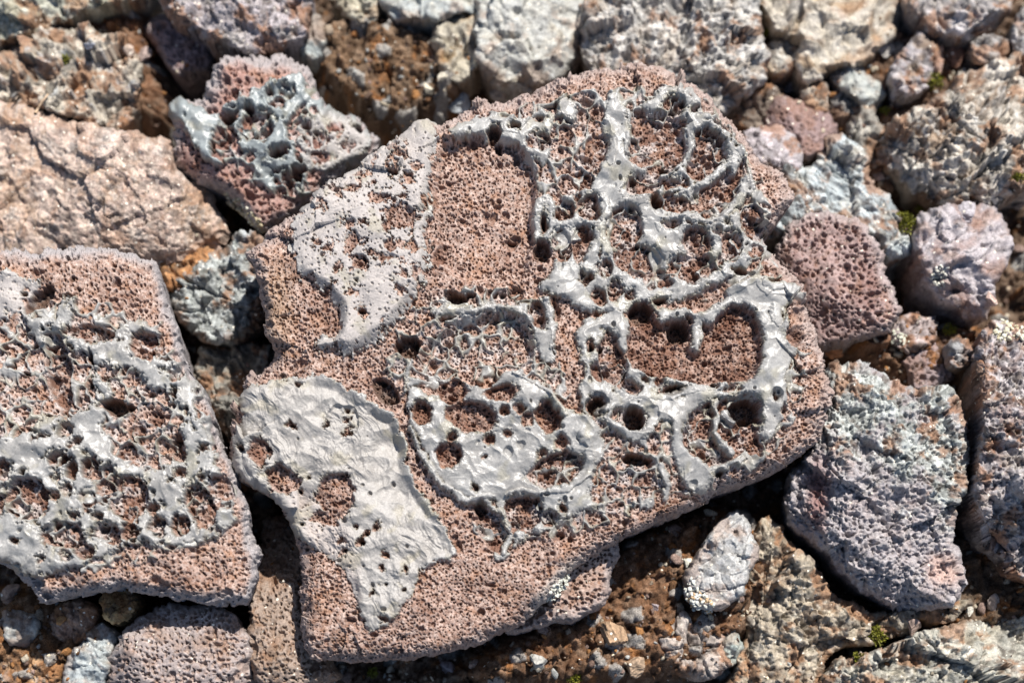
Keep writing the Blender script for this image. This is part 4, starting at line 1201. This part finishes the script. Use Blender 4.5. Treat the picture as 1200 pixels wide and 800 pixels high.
# bottom right
rock('chip', 'lava_chip', 'small smooth pale grey chip with chalky lichen foot, in the dirt below the slab',
     [(852, 603), (868, 599), (880, 621), (885, 642), (881, 665), (866, 692), (852, 709), (834, 716), (812, 704), (806, 690), (808, 672), (814, 654), (834, 628)], 0.06,
     smooth_detail((0.42, 0.42, 0.42), (0.48, 0.48, 0.47), (0.36, 0.33, 0.31), amps=(5, 1.2), fold=4, wl=50, rough=.45), seed=151, pitch=0.9, round_=(7, 26), tilt=(.15, -.25), facets=3, dome=2)
lichen(R['chip'], [(800, 690), (810, 676), (818, 690), (836, 708), (834, 718), (812, 714)], 11, 110, 3.0, [(0.62, 0.62, 0.55), (0.7, .7, .64), (0.5, .36, .22)], 'chalky white lichen')
rock('brown_r', 'lava_rock', 'tan brown granular rock at the bottom edge right of centre',
     [(888, 612), (910, 606), (922, 640), (954, 672), (984, 708), (1036, 716), (1080, 718), (1120, 712), (1136, 706), (1100, 728), (1040, 744), (990, 756), (964, 784), (950, 840), (846, 840), (858, 790), (872, 746), (880, 684)], 0.045,
     rough_detail((0.33, 0.28, 0.21), (0.43, 0.38, 0.31), (0.26, 0.16, 0.09), grain=6, amps=(10, 5, 3), crack=0, stain_amt=.55, pits=.35, pale=(.45, .43, .38), pale_amt=.5), seed=155, round_=(22, 30), tilt=(0, -.1))
rock('corner_br', 'lava_rock', 'cream speckled granular rock filling the bottom right corner',
     [(962, 792), (990, 772), (1052, 758), (1088, 740), (1140, 732), (1204, 720), (1250, 716), (1250, 840), (950, 840)], 0.05,
     rough_detail((0.36, 0.36, 0.32), (0.49, 0.47, 0.41), (0.33, 0.27, 0.17), grain=8, amps=(9, 6, 3.5), crack=2, stain_amt=.4, pits=.5, pale=(.55, .54, .5), pale_amt=.5), seed=157, round_=(16, 26))
rock('pebble_b', 'lava_rock', 'rounded brownish grey stone at the bottom edge below the pale chip',
     [(770, 748), (784, 730), (806, 724), (838, 730), (850, 748), (852, 772), (838, 790), (806, 794), (780, 782)], 0.04,
     rough_detail((0.33, 0.28, 0.25), (0.43, 0.38, 0.34), RUST, grain=5, amps=(9, 5, 3), stain_amt=.45), seed=159, round_=(16, 24))
rock('flake', 'lava_chip', 'narrow pale green flake beside the rounded brownish grey stone', [(850, 744), (858, 738), (864, 748), (864, 770), (856, 776), (850, 766)], 0.035,
     smooth_detail((0.36, 0.42, 0.40), (0.44, 0.48, 0.45), (.3, .3, .25), amps=(5, 2), wl=20), seed=160, round_=(5, 10), pitch=1.0)
rock('under', 'lava_rock', 'pink porous ledge of rock showing under the lower right edge of the slab',
     [(640, 640), (720, 630), (717, 660), (713, 692), (704, 712), (672, 722), (640, 728), (606, 742), (590, 742), (600, 700)], 0.064,
     porous_detail(PINK, PALE, BROWN, lumps=7, rim=.6), seed=163, pitch=1.0, round_=(10, 22), tilt=(0, -.2))
# bottom left
rock('brown_l', 'lava_rock', 'speckled pinkish grey rock at the bottom edge, under the webbed rock',
     [(130, 840), (130, 776), (138, 758), (156, 732), (190, 712), (236, 708), (268, 718), (290, 746), (296, 776), (294, 840)], 0.062,
     porous_detail(np.array((0.34, 0.28, 0.27)), np.array((0.46, 0.39, 0.36)), np.array((0.30, .2, .15)), fine=0.95, lumps=8, rim=.4, big=.6), seed=167, pitch=1.1, round_=(24, 30), tilt=(0, -.1))
rock('column', 'lava_rock', 'brown porous rock disappearing into the black gap under the left side of the slab',
     [(292, 724), (298, 690), (300, 640), (318, 600), (372, 610), (380, 780), (400, 792), (372, 800), (340, 806), (302, 800), (292, 764)], 0.055,
     porous_detail(np.array((0.30, 0.225, 0.18)), np.array((0.38, 0.30, 0.25)), np.array((0.18, .11, .07)), fine=0.95, lumps=8), seed=171, pitch=1.1, round_=(16, 30), tilt=(0, .18))
rock('slate', 'lava_rock', 'bluish grey flaky rock at the bottom edge left of the speckled rock',
     [(70, 840), (76, 790), (90, 758), (112, 736), (132, 732), (138, 748), (126, 778), (124, 840)], 0.04,
     smooth_detail((0.33, 0.37, 0.39), (0.41, 0.44, 0.44), (0.3, .2, .1), amps=(9, 4), wl=30, fold=8), seed=175, round_=(12, 22))
rock('slate2', 'lava_rock', 'bluish grey stone in the rusty dirt of the bottom left corner',
     [(4, 724), (22, 714), (42, 722), (46, 742), (30, 756), (10, 752)], 0.035, smooth_detail((0.33, 0.36, 0.36), (0.42, 0.43, 0.41), RUST, amps=(9, 4), wl=24), seed=177, round_=(11, 16))
rock('rusty', 'lava_rock', 'rusty pink brown lump below the lower edge of the webbed rock',
     [(52, 722), (70, 710), (96, 706), (114, 718), (112, 742), (92, 754), (68, 748)], 0.035, rough_detail((0.34, 0.21, 0.15), (0.42, 0.29, 0.22), RUST, grain=6, amps=(9, 6, 4)), seed=179, round_=(13, 18))
rock('rusty2', 'lava_rock', 'orange brown clod in the bottom left corner', [(-20, 760), (20, 758), (60, 764), (76, 784), (66, 840), (-20, 840)], 0.03,
     rough_detail((0.34, 0.19, 0.09), (0.44, 0.30, 0.18), DKBR, grain=7, amps=(9, 6, 4), pale=(.4, .42, .4), pale_amt=.8), seed=181, round_=(14, 18))
rock('crumb', 'lava_rock', 'yellowish tan crumbly stone tucked under the bottom edge of the webbed rock',
     [(116, 698), (130, 690), (150, 690), (160, 702), (152, 722), (138, 730), (122, 720)], 0.05, rough_detail((0.44, 0.29, 0.13), (0.54, 0.40, 0.22), (.3, .17, .07), grain=5, amps=(6, 7, 4), crack=2), seed=183, round_=(9, 16), pitch=1.0)

# ----------------------------------------------------------------------------
# ground: gravelly soil, one sheet
# ----------------------------------------------------------------------------
MOUNDS = [(Sdf([(370, 50), (440, 30), (520, 60), (545, 110), (520, 135), (460, 160), (420, 140), (380, 110)], pad=80), 0.038, (0.20, 0.125, 0.075)),
          (Sdf([(720, 650), (800, 610), (880, 600), (900, 660), (860, 760), (760, 790), (700, 800), (560, 800), (560, 770), (640, 735)], pad=80), 0.030, (0.21, 0.105, 0.055)),
          (Sdf([(0, 690), (60, 700), (130, 720), (140, 790), (0, 820)], pad=80), 0.022, (0.25, 0.13, 0.06)),
          (Sdf([(40, 10), (180, 10), (170, 60), (200, 130), (160, 150), (100, 60)], pad=80), 0.030, (0.22, 0.10, 0.05)),
          (Sdf([(1030, 40), (1140, 40), (1120, 120), (1060, 160), (1040, 250), (980, 150), (920, 80)], pad=80), 0.022, (0.17, 0.10, 0.07)),
          (Sdf([(980, 400), (1140, 380), (1150, 440), (1060, 460), (1010, 430)], pad=80), 0.030, (0.19, 0.09, 0.05)),
          (Sdf([(1060, 640), (1240, 620), (1240, 730), (1080, 740)], pad=80), 0.020, (0.14, 0.10, 0.07))]


def ground(x, y):
    u, v = proj(x, y, np.full(np.shape(x), 0.015))
    z = np.full(np.shape(x), -0.012)
    colr = np.broadcast_to(np.array((0.13, 0.085, 0.06)), np.shape(x) + (3,)).copy()
    for sd, hh, c in MOUNDS:
        m = sst(30, -12, sd(u, v))
        z = z + (hh + 0.012) * m * (1 - 0.0)
        colr = mix(colr, np.array(c), m)
    z = z + S * (14 * fbm(u, v, 70, 301, 4) + 7 * ridged(u, v, 26, 311, 4, .6) + 0.8 * planes(u + 4 * noise(u / 12, v / 12, 3), v, 30, 9, .6) + planes(u, v, 12, 11, .6))
    f1, f2, val = cells(u + 4 * noise(u / 14, v / 14, 5), v, 15, 12)
    g1, g2, val2 = cells(u, v + 2 * noise(u / 7, v / 7, 8), 6.5, 15)
    z = z + S * (9 * (val - .35) * sst(0, .35, f2 - f1) + 2.5 * val2 * sst(0, .4, g2 - g1) + 3 * fbm(u, v, 8, 330, 4, .75))
    n = fbm(u, v, 30, 305, 4, .65)
    tones = mix(np.array((0.10, 0.065, 0.045)), np.array((0.40, 0.30, 0.22)), val2 ** 2)
    colr = mix(colr * (0.45 + 0.8 * val[..., None]), tones, 0.35)
    colr = mix(colr, np.array((0.30, 0.13, 0.045)), sst(0.15, .6, n) * .7)
    colr = mix(colr, np.array((0.36, 0.37, 0.36)), (val > 0.88) * 0.7)
    return z, colr


def axis(lo, hi, far, step):
    a = np.arange(lo, hi + step, step)
    o, s = [], step
    x = hi
    while x < far:
        s *= 1.05
        x += s
        o.append(x)
    o2, s = [], step
    x = lo
    while x > -far:
        s *= 1.05
        x -= s
        o2.append(x)
    return np.concatenate([np.array(o2[::-1]), a, np.array(o)])


gx, gy = axis(-0.36, 0.36, 6.0, 0.0010), axis(-0.26, 0.31, 6.0, 0.0010)
GX, GY = np.meshgrid(gx, gy, indexing='ij')
gz, gc = ground(GX, GY)
gi = np.arange(GX.size).reshape(GX.shape)
gq = np.stack([gi[:-1, :-1], gi[1:, :-1], gi[1:, 1:], gi[:-1, 1:]], -1).reshape(-1, 4)
gcol = np.concatenate([np.clip(gc.reshape(-1, 3), 0.01, .8), np.full((GX.size, 1), 0.9)], 1)
go = add_mesh('ground', np.stack([GX, GY, gz], -1).reshape(-1, 3), gq, gcol, MAT['soil'])
go['kind'] = 'structure'

# small things lie where they would land: found by looking down on the built surfaces
bpy.context.view_layer.update()
DG = bpy.context.evaluated_depsgraph_get()


def land(u, v):
    p = Vector(unproj(float(u), float(v), 0.0))
    o = Vector(CAM)
    ok, loc, nrm, _, ob, _ = scene.ray_cast(DG, o, (p - o).normalized())
    return (np.array(loc), nrm, ob) if ok else (np.array(p), Vector((0, 0, 1)), None)


# loose grit nobody could count
rg = np.random.default_rng(77)
PAL = [(0.30, 0.24, 0.18), (0.46, 0.40, 0.31), (0.2, 0.11, 0.06), (0.34, 0.17, 0.07), (0.38, 0.38, 0.36), (0.28, 0.2, 0.17), (0.55, 0.48, 0.37), (0.15, 0.1, 0.08), (0.12, .08, .06), (0.26, .12, .05)]
pts, rad, cols = [], [], []
for _ in range(11000):
    gu, gv = rg.uniform(-60, 1260), rg.uniform(-60, 860)
    loc, nrm, ob = land(gu, gv)
    if ob is None or nrm.z < .45:
        continue
    if ob.name != 'ground' and (ob.parent is not None or loc[2] > 0.05 or rg.random() > .18):
        continue
    r = rg.uniform(1.2, 4.2) if rg.random() < .8 or ob.name != 'ground' else 4.2 + 6 * rg.random() ** 2
    pts.append(loc + np.array([0, 0, r * S * rg.uniform(.0, .4)]))
    rad.append(r * S)
    cols.append(np.array(PAL[rg.integers(len(PAL))]) * rg.uniform(.6, 1.15))
gr = crumbs_mesh('gravel', pts, rad, cols, MAT['soil'], rg)
tag(gr, 'fine brown and grey grit filling the gaps between the rocks', 'gravel', kind='stuff')

# countable pebbles
PEBBLES = [
    ('bright orange brown pebble in the crack right of the slab', (979, 412), 13, (0.50, 0.24, 0.12), 0.04),
    ('rounded cream pebble in the dark gravel patch above the slab', (503, 106), 10, (0.50, 0.46, 0.36), None),
    ('pale oval pebble just left of the cream pebble in the gravel patch', (518, 92), 8, (0.46, 0.42, 0.34), None),
    ('pale blue grey stone at the edge of the slab below the gravel patch', (538, 122), 16, (0.40, 0.43, 0.45), 0.045),
    ('small pinkish stone left of the swirled rock, in the gravel patch', (585, 112), 12, (0.42, 0.35, 0.28), 0.03),
    ('pinkish pebble under the plum coloured rock', (168, 66), 14, (0.36, 0.28, 0.25), 0.04),
    ('second pinkish pebble left of the plum coloured rock', (150, 60), 11, (0.37, 0.29, 0.24), 0.045),
    ('white pebble on the mottled tan rock in the upper left', (106, 54), 8, (0.46, 0.47, 0.50), 0.06),
    ('lilac pebble in the crack under the speckled grey rock', (926, 102), 12, (0.38, 0.33, 0.35), 0.035),
    ('sparkling round pebble right of the cream arched rock', (1034, 58), 15, (0.42, 0.40, 0.38), 0.05),
    ('rusty red stone in the gap left of the small corner stone', (1116, 68), 17, (0.30, 0.16, 0.11), 0.03),
    ('pinkish pebble in the gap below the bluish flaky rock', (1028, 206), 11, (0.36, 0.29, 0.27), 0.035),
    ('flat lilac stone under the big pale rock', (1130, 252), 18, (0.40, 0.37, 0.39), 0.045),
    ('brown stone right of the shiny mauve rock', (1192, 240), 16, (0.22, 0.16, 0.13), 0.03),
    ('pink pebble right of the shiny mauve rock, on the dark soil', (1160, 352), 10, (0.46, 0.33, 0.28), 0.03),
    ('purplish grey pebble in the dirt under the lower edge of the slab', (524, 782), 14, (0.34, 0.29, 0.30), None),
    ('reddish grey pebble in the dirt below the slab, right of the purplish one', (556, 778), 10, (0.36, 0.26, 0.22), None),
    ('pale grey pebble in the rusty dirt at the bottom edge', (632, 774), 13, (0.38, 0.37, 0.34), None),
    ('orange tan lump in the rusty dirt below the porous ledge', (720, 742), 20, (0.36, 0.24, 0.15), 0.03),
    ('lilac chip in the rusty dirt left of the pale grey chip', (768, 712), 11, (0.36, 0.32, 0.34), None),
    ('tan lump in the rusty dirt beside the rounded bottom stone', (742, 778), 16, (0.35, 0.25, 0.17), None),
    ('white crumb in the dirt right of the big pitted rock', (1134, 716), 8, (0.52, 0.5, 0.44), 0.03),
    ('brownish crumb on the ledge above the bottom right corner rock', (1070, 734), 12, (0.27, 0.2, 0.17), 0.045),
    ('long pinkish chip standing in the dirt above the bottom right corner', (1162, 706), 12, (0.40, 0.33, 0.29), 0.03),
    ('small orange pebble in the bottom left dirt', (72, 728), 8, (0.46, 0.24, 0.10), 0.05),
    ('brown lump at the left edge under the webbed rock', (14, 696), 16, (0.30, 0.2, 0.15), 0.03),
    ('cream crumb beside the lichen foot of the pale grey chip', (806, 660), 7, (0.56, 0.55, 0.48), 0.045),
    ('dark brown lump in the shadow under the right end of the slab', (862, 588), 18, (0.15, 0.1, 0.07), 0.03),
]
for i, (lab, (u, v), r, c, zt) in enumerate(PEBBLES):
    rgp = np.random.default_rng(500 + i)
    ve, fa = lump(4, r * S, rgp, (0.6, .85), 0.15, 9)
    nn = np.array([noise(np.array([a * 900 / 6.0]), np.array([b * 900 / 6.0 + cc * 300]), i)[0] for a, b, cc in ve])
    n3 = np.array([noise(np.array([a * 2600 / 6.0]), np.array([b * 2600 / 6.0 + cc * 900]), i + 3)[0] for a, b, cc in ve])
    ve = ve * (1 + 0.22 * nn + 0.14 * n3)[:, None]
    w = land(u, v)[0] + np.array([0, 0, r * S * .35])
    org = w - np.array([0, 0, r * S * .7])
    cl = np.ones((len(ve), 4))
    cl[:, :3] = np.clip(np.array(c) * (1 + 0.5 * nn + .6 * n3)[:, None], .02, .8)
    cl[:, 3] = .8
    o = add_mesh('pebble', ve + w, None, cl, MAT['rough'], None, org, fa)
    tag(o, lab, 'pebble', 'pebbles in the gaps between the rocks')

# moss tufts
MOSS = [('yellow green moss tuft in the crack above the big pale rock', (1094, 96), 12, 0.045), ('moss tuft in the dark gap between the bluish rock and the big pale rock', (1058, 262), 17, 0.035),
        ('small bright moss tuft on the soil left of the big pale rock', (1036, 131), 6, 0.04), ('moss tuft below the big pale rock, beside the flat lilac stone', (1082, 246), 12, 0.035),
        ('tiny moss tuft at the right edge beside the big pale rock', (1192, 208), 7, 0.05), ('dim moss tuft under the shiny mauve rock', (1112, 388), 9, 0.03),
        ('moss tuft in the crack above the bottom right corner rock', (1026, 744), 13, 0.036), ('small moss tuft farther left in the crack above the bottom right corner rock', (1006, 770), 7, 0.036),
        ('moss tuft on the dirt at the bottom edge below the slab', (672, 794), 10, 0.04), ('tiny moss tuft in the gravel below the slab', (437, 788), 7, 0.03),
        ('tiny moss tuft on the mottled tan rock', (78, 71), 5, 0.062), ('small moss tuft at the top edge in the speckled crack', (898, 38), 6, 0.045)]
rg = np.random.default_rng(91)
for lab, (u, v), r, z in MOSS:
    w = land(u, v)[0] + np.array([0, 0, r * S * .5])
    VV, FF, CC = [], [], []
    for _ in range(int(30 + r * r * 1.3)):
        a, rr = rg.uniform(0, 6.28), r * S * rg.random() ** .6
        b = w + np.array([math.cos(a) * rr, math.sin(a) * rr * .8, rg.uniform(-2, 3) * S - rr * .4])
        d = rg.normal(size=3)
        d[2] = abs(d[2]) + .5
        d /= np.linalg.norm(d)
        s = np.cross(d, rg.normal(size=3))
        s /= np.linalg.norm(s)
        nrm = np.cross(d, s)
        L_, W_ = rg.uniform(3, 7) * S, rg.uniform(0.8, 1.7) * S
        o = len(VV)
        VV += [b, b + d * L_ * .5 + s * W_ + nrm * .3 * W_, b + d * L_, b + d * L_ * .5 - s * W_ + nrm * .3 * W_, b + d * L_ * .5 - nrm * .5 * W_]
        FF += [(o, o + 1, o + 4), (o + 1, o + 2, o + 4), (o + 2, o + 3, o + 4), (o + 3, o, o + 4)]
        g = rg.uniform(.6, 1.3)
        CC += [(0.17 * g, 0.17 * g, 0.02, .6)] * 5
    o = add_mesh('moss_tuft', np.array(VV), None, np.array(CC), MAT['leaf'], None, w, np.array(FF))
    tag(o, lab, 'moss', 'moss tufts in the cracks')


def tube(name, pts, r0, r1, col, lab, cat):
    VV, FF, CC = [], [], []
    K = 7
    for i, p in enumerate(pts):
        t = i / (len(pts) - 1)
        r = r0 + (r1 - r0) * t
        ax = np.asarray(pts[min(i + 1, len(pts) - 1)]) - np.asarray(pts[max(i - 1, 0)])
        ax = ax / np.linalg.norm(ax)
        s = np.cross(ax, (0, 0, 1))
        s /= np.linalg.norm(s)
        n = np.cross(s, ax)
        for k in range(K):
            a = 6.2832 * k / K
            VV.append(np.asarray(p) + r * (math.cos(a) * s + math.sin(a) * n))
            CC.append((*col, .6))
    for i in range(len(pts) - 1):
        for k in range(K):
            FF.append((i * K + k, i * K + (k + 1) % K, (i + 1) * K + (k + 1) % K, (i + 1) * K + k))
    o = add_mesh(name, np.array(VV), np.array(FF), np.array(CC), MAT['leaf'], None, pts[0])
    tag(o, lab, cat)


st = [land(u, v)[0] for u, v in ((42, 134), (47, 128), (53, 121), (59, 115))]
st = [p + np.array([0, 0, (2.5 + 3 * i) * S]) for i, p in enumerate(st)]
tube('dry_stalk', st, 2.0 * S, 1.2 * S, (0.5, 0.36, 0.24), 'short pale dry stalk leaning on the smooth boulder', 'stalk')

# ----------------------------------------------------------------------------
# light, camera, output
# ----------------------------------------------------------------------------
world = bpy.data.worlds.new('World')
scene.world = world
world.use_nodes = True
wn = world.node_tree
bg = wn.nodes['Background']
sky = wn.nodes.new('ShaderNodeTexSky')
sky.sky_type = 'NISHITA'
sky.sun_disc = False
ELEV = math.radians(55)
AZ = math.atan2(0.50, 0.86)          # from north towards east: the sun stands at the upper right
sky.sun_elevation = ELEV
sky.sun_rotation = AZ
wn.links.new(sky.outputs[0], bg.inputs[0])
bg.inputs[1].default_value = 0.075
sun = bpy.data.lights.new('sun', 'SUN')
sun.energy = 4.7
sun.angle = math.radians(0.8)
sun.color = (1.0, 0.95, 0.88)
so = bpy.data.objects.new('sun', sun)
COL.objects.link(so)
dirv = Vector((math.sin(AZ) * math.cos(ELEV), math.cos(AZ) * math.cos(ELEV), math.sin(ELEV)))
so.rotation_euler = dirv.to_track_quat('Z', 'Y').to_euler()
so.location = dirv * 2

cam = bpy.data.cameras.new('camera')
cam.lens = FOC
cam.sensor_width = 36
cam.clip_start = 0.02
cam.clip_end = 60
cam.dof.use_dof = True
cam.dof.focus_distance = DIST + 0.003
cam.dof.aperture_fstop = 2.9
co = bpy.data.objects.new('camera', cam)
COL.objects.link(co)
co.location = CAM
co.rotation_euler = (TILT, 0, 0)
scene.camera = co

scene.render.engine = 'CYCLES'
scene.view_settings.view_transform = 'Standard'
scene.view_settings.look = 'None'
scene.view_settings.gamma = 1.0
scene.view_settings.exposure = 0.58
scene.cycles.max_bounces = 4
scene.cycles.diffuse_bounces = 1
scene.cycles.use_denoising = True
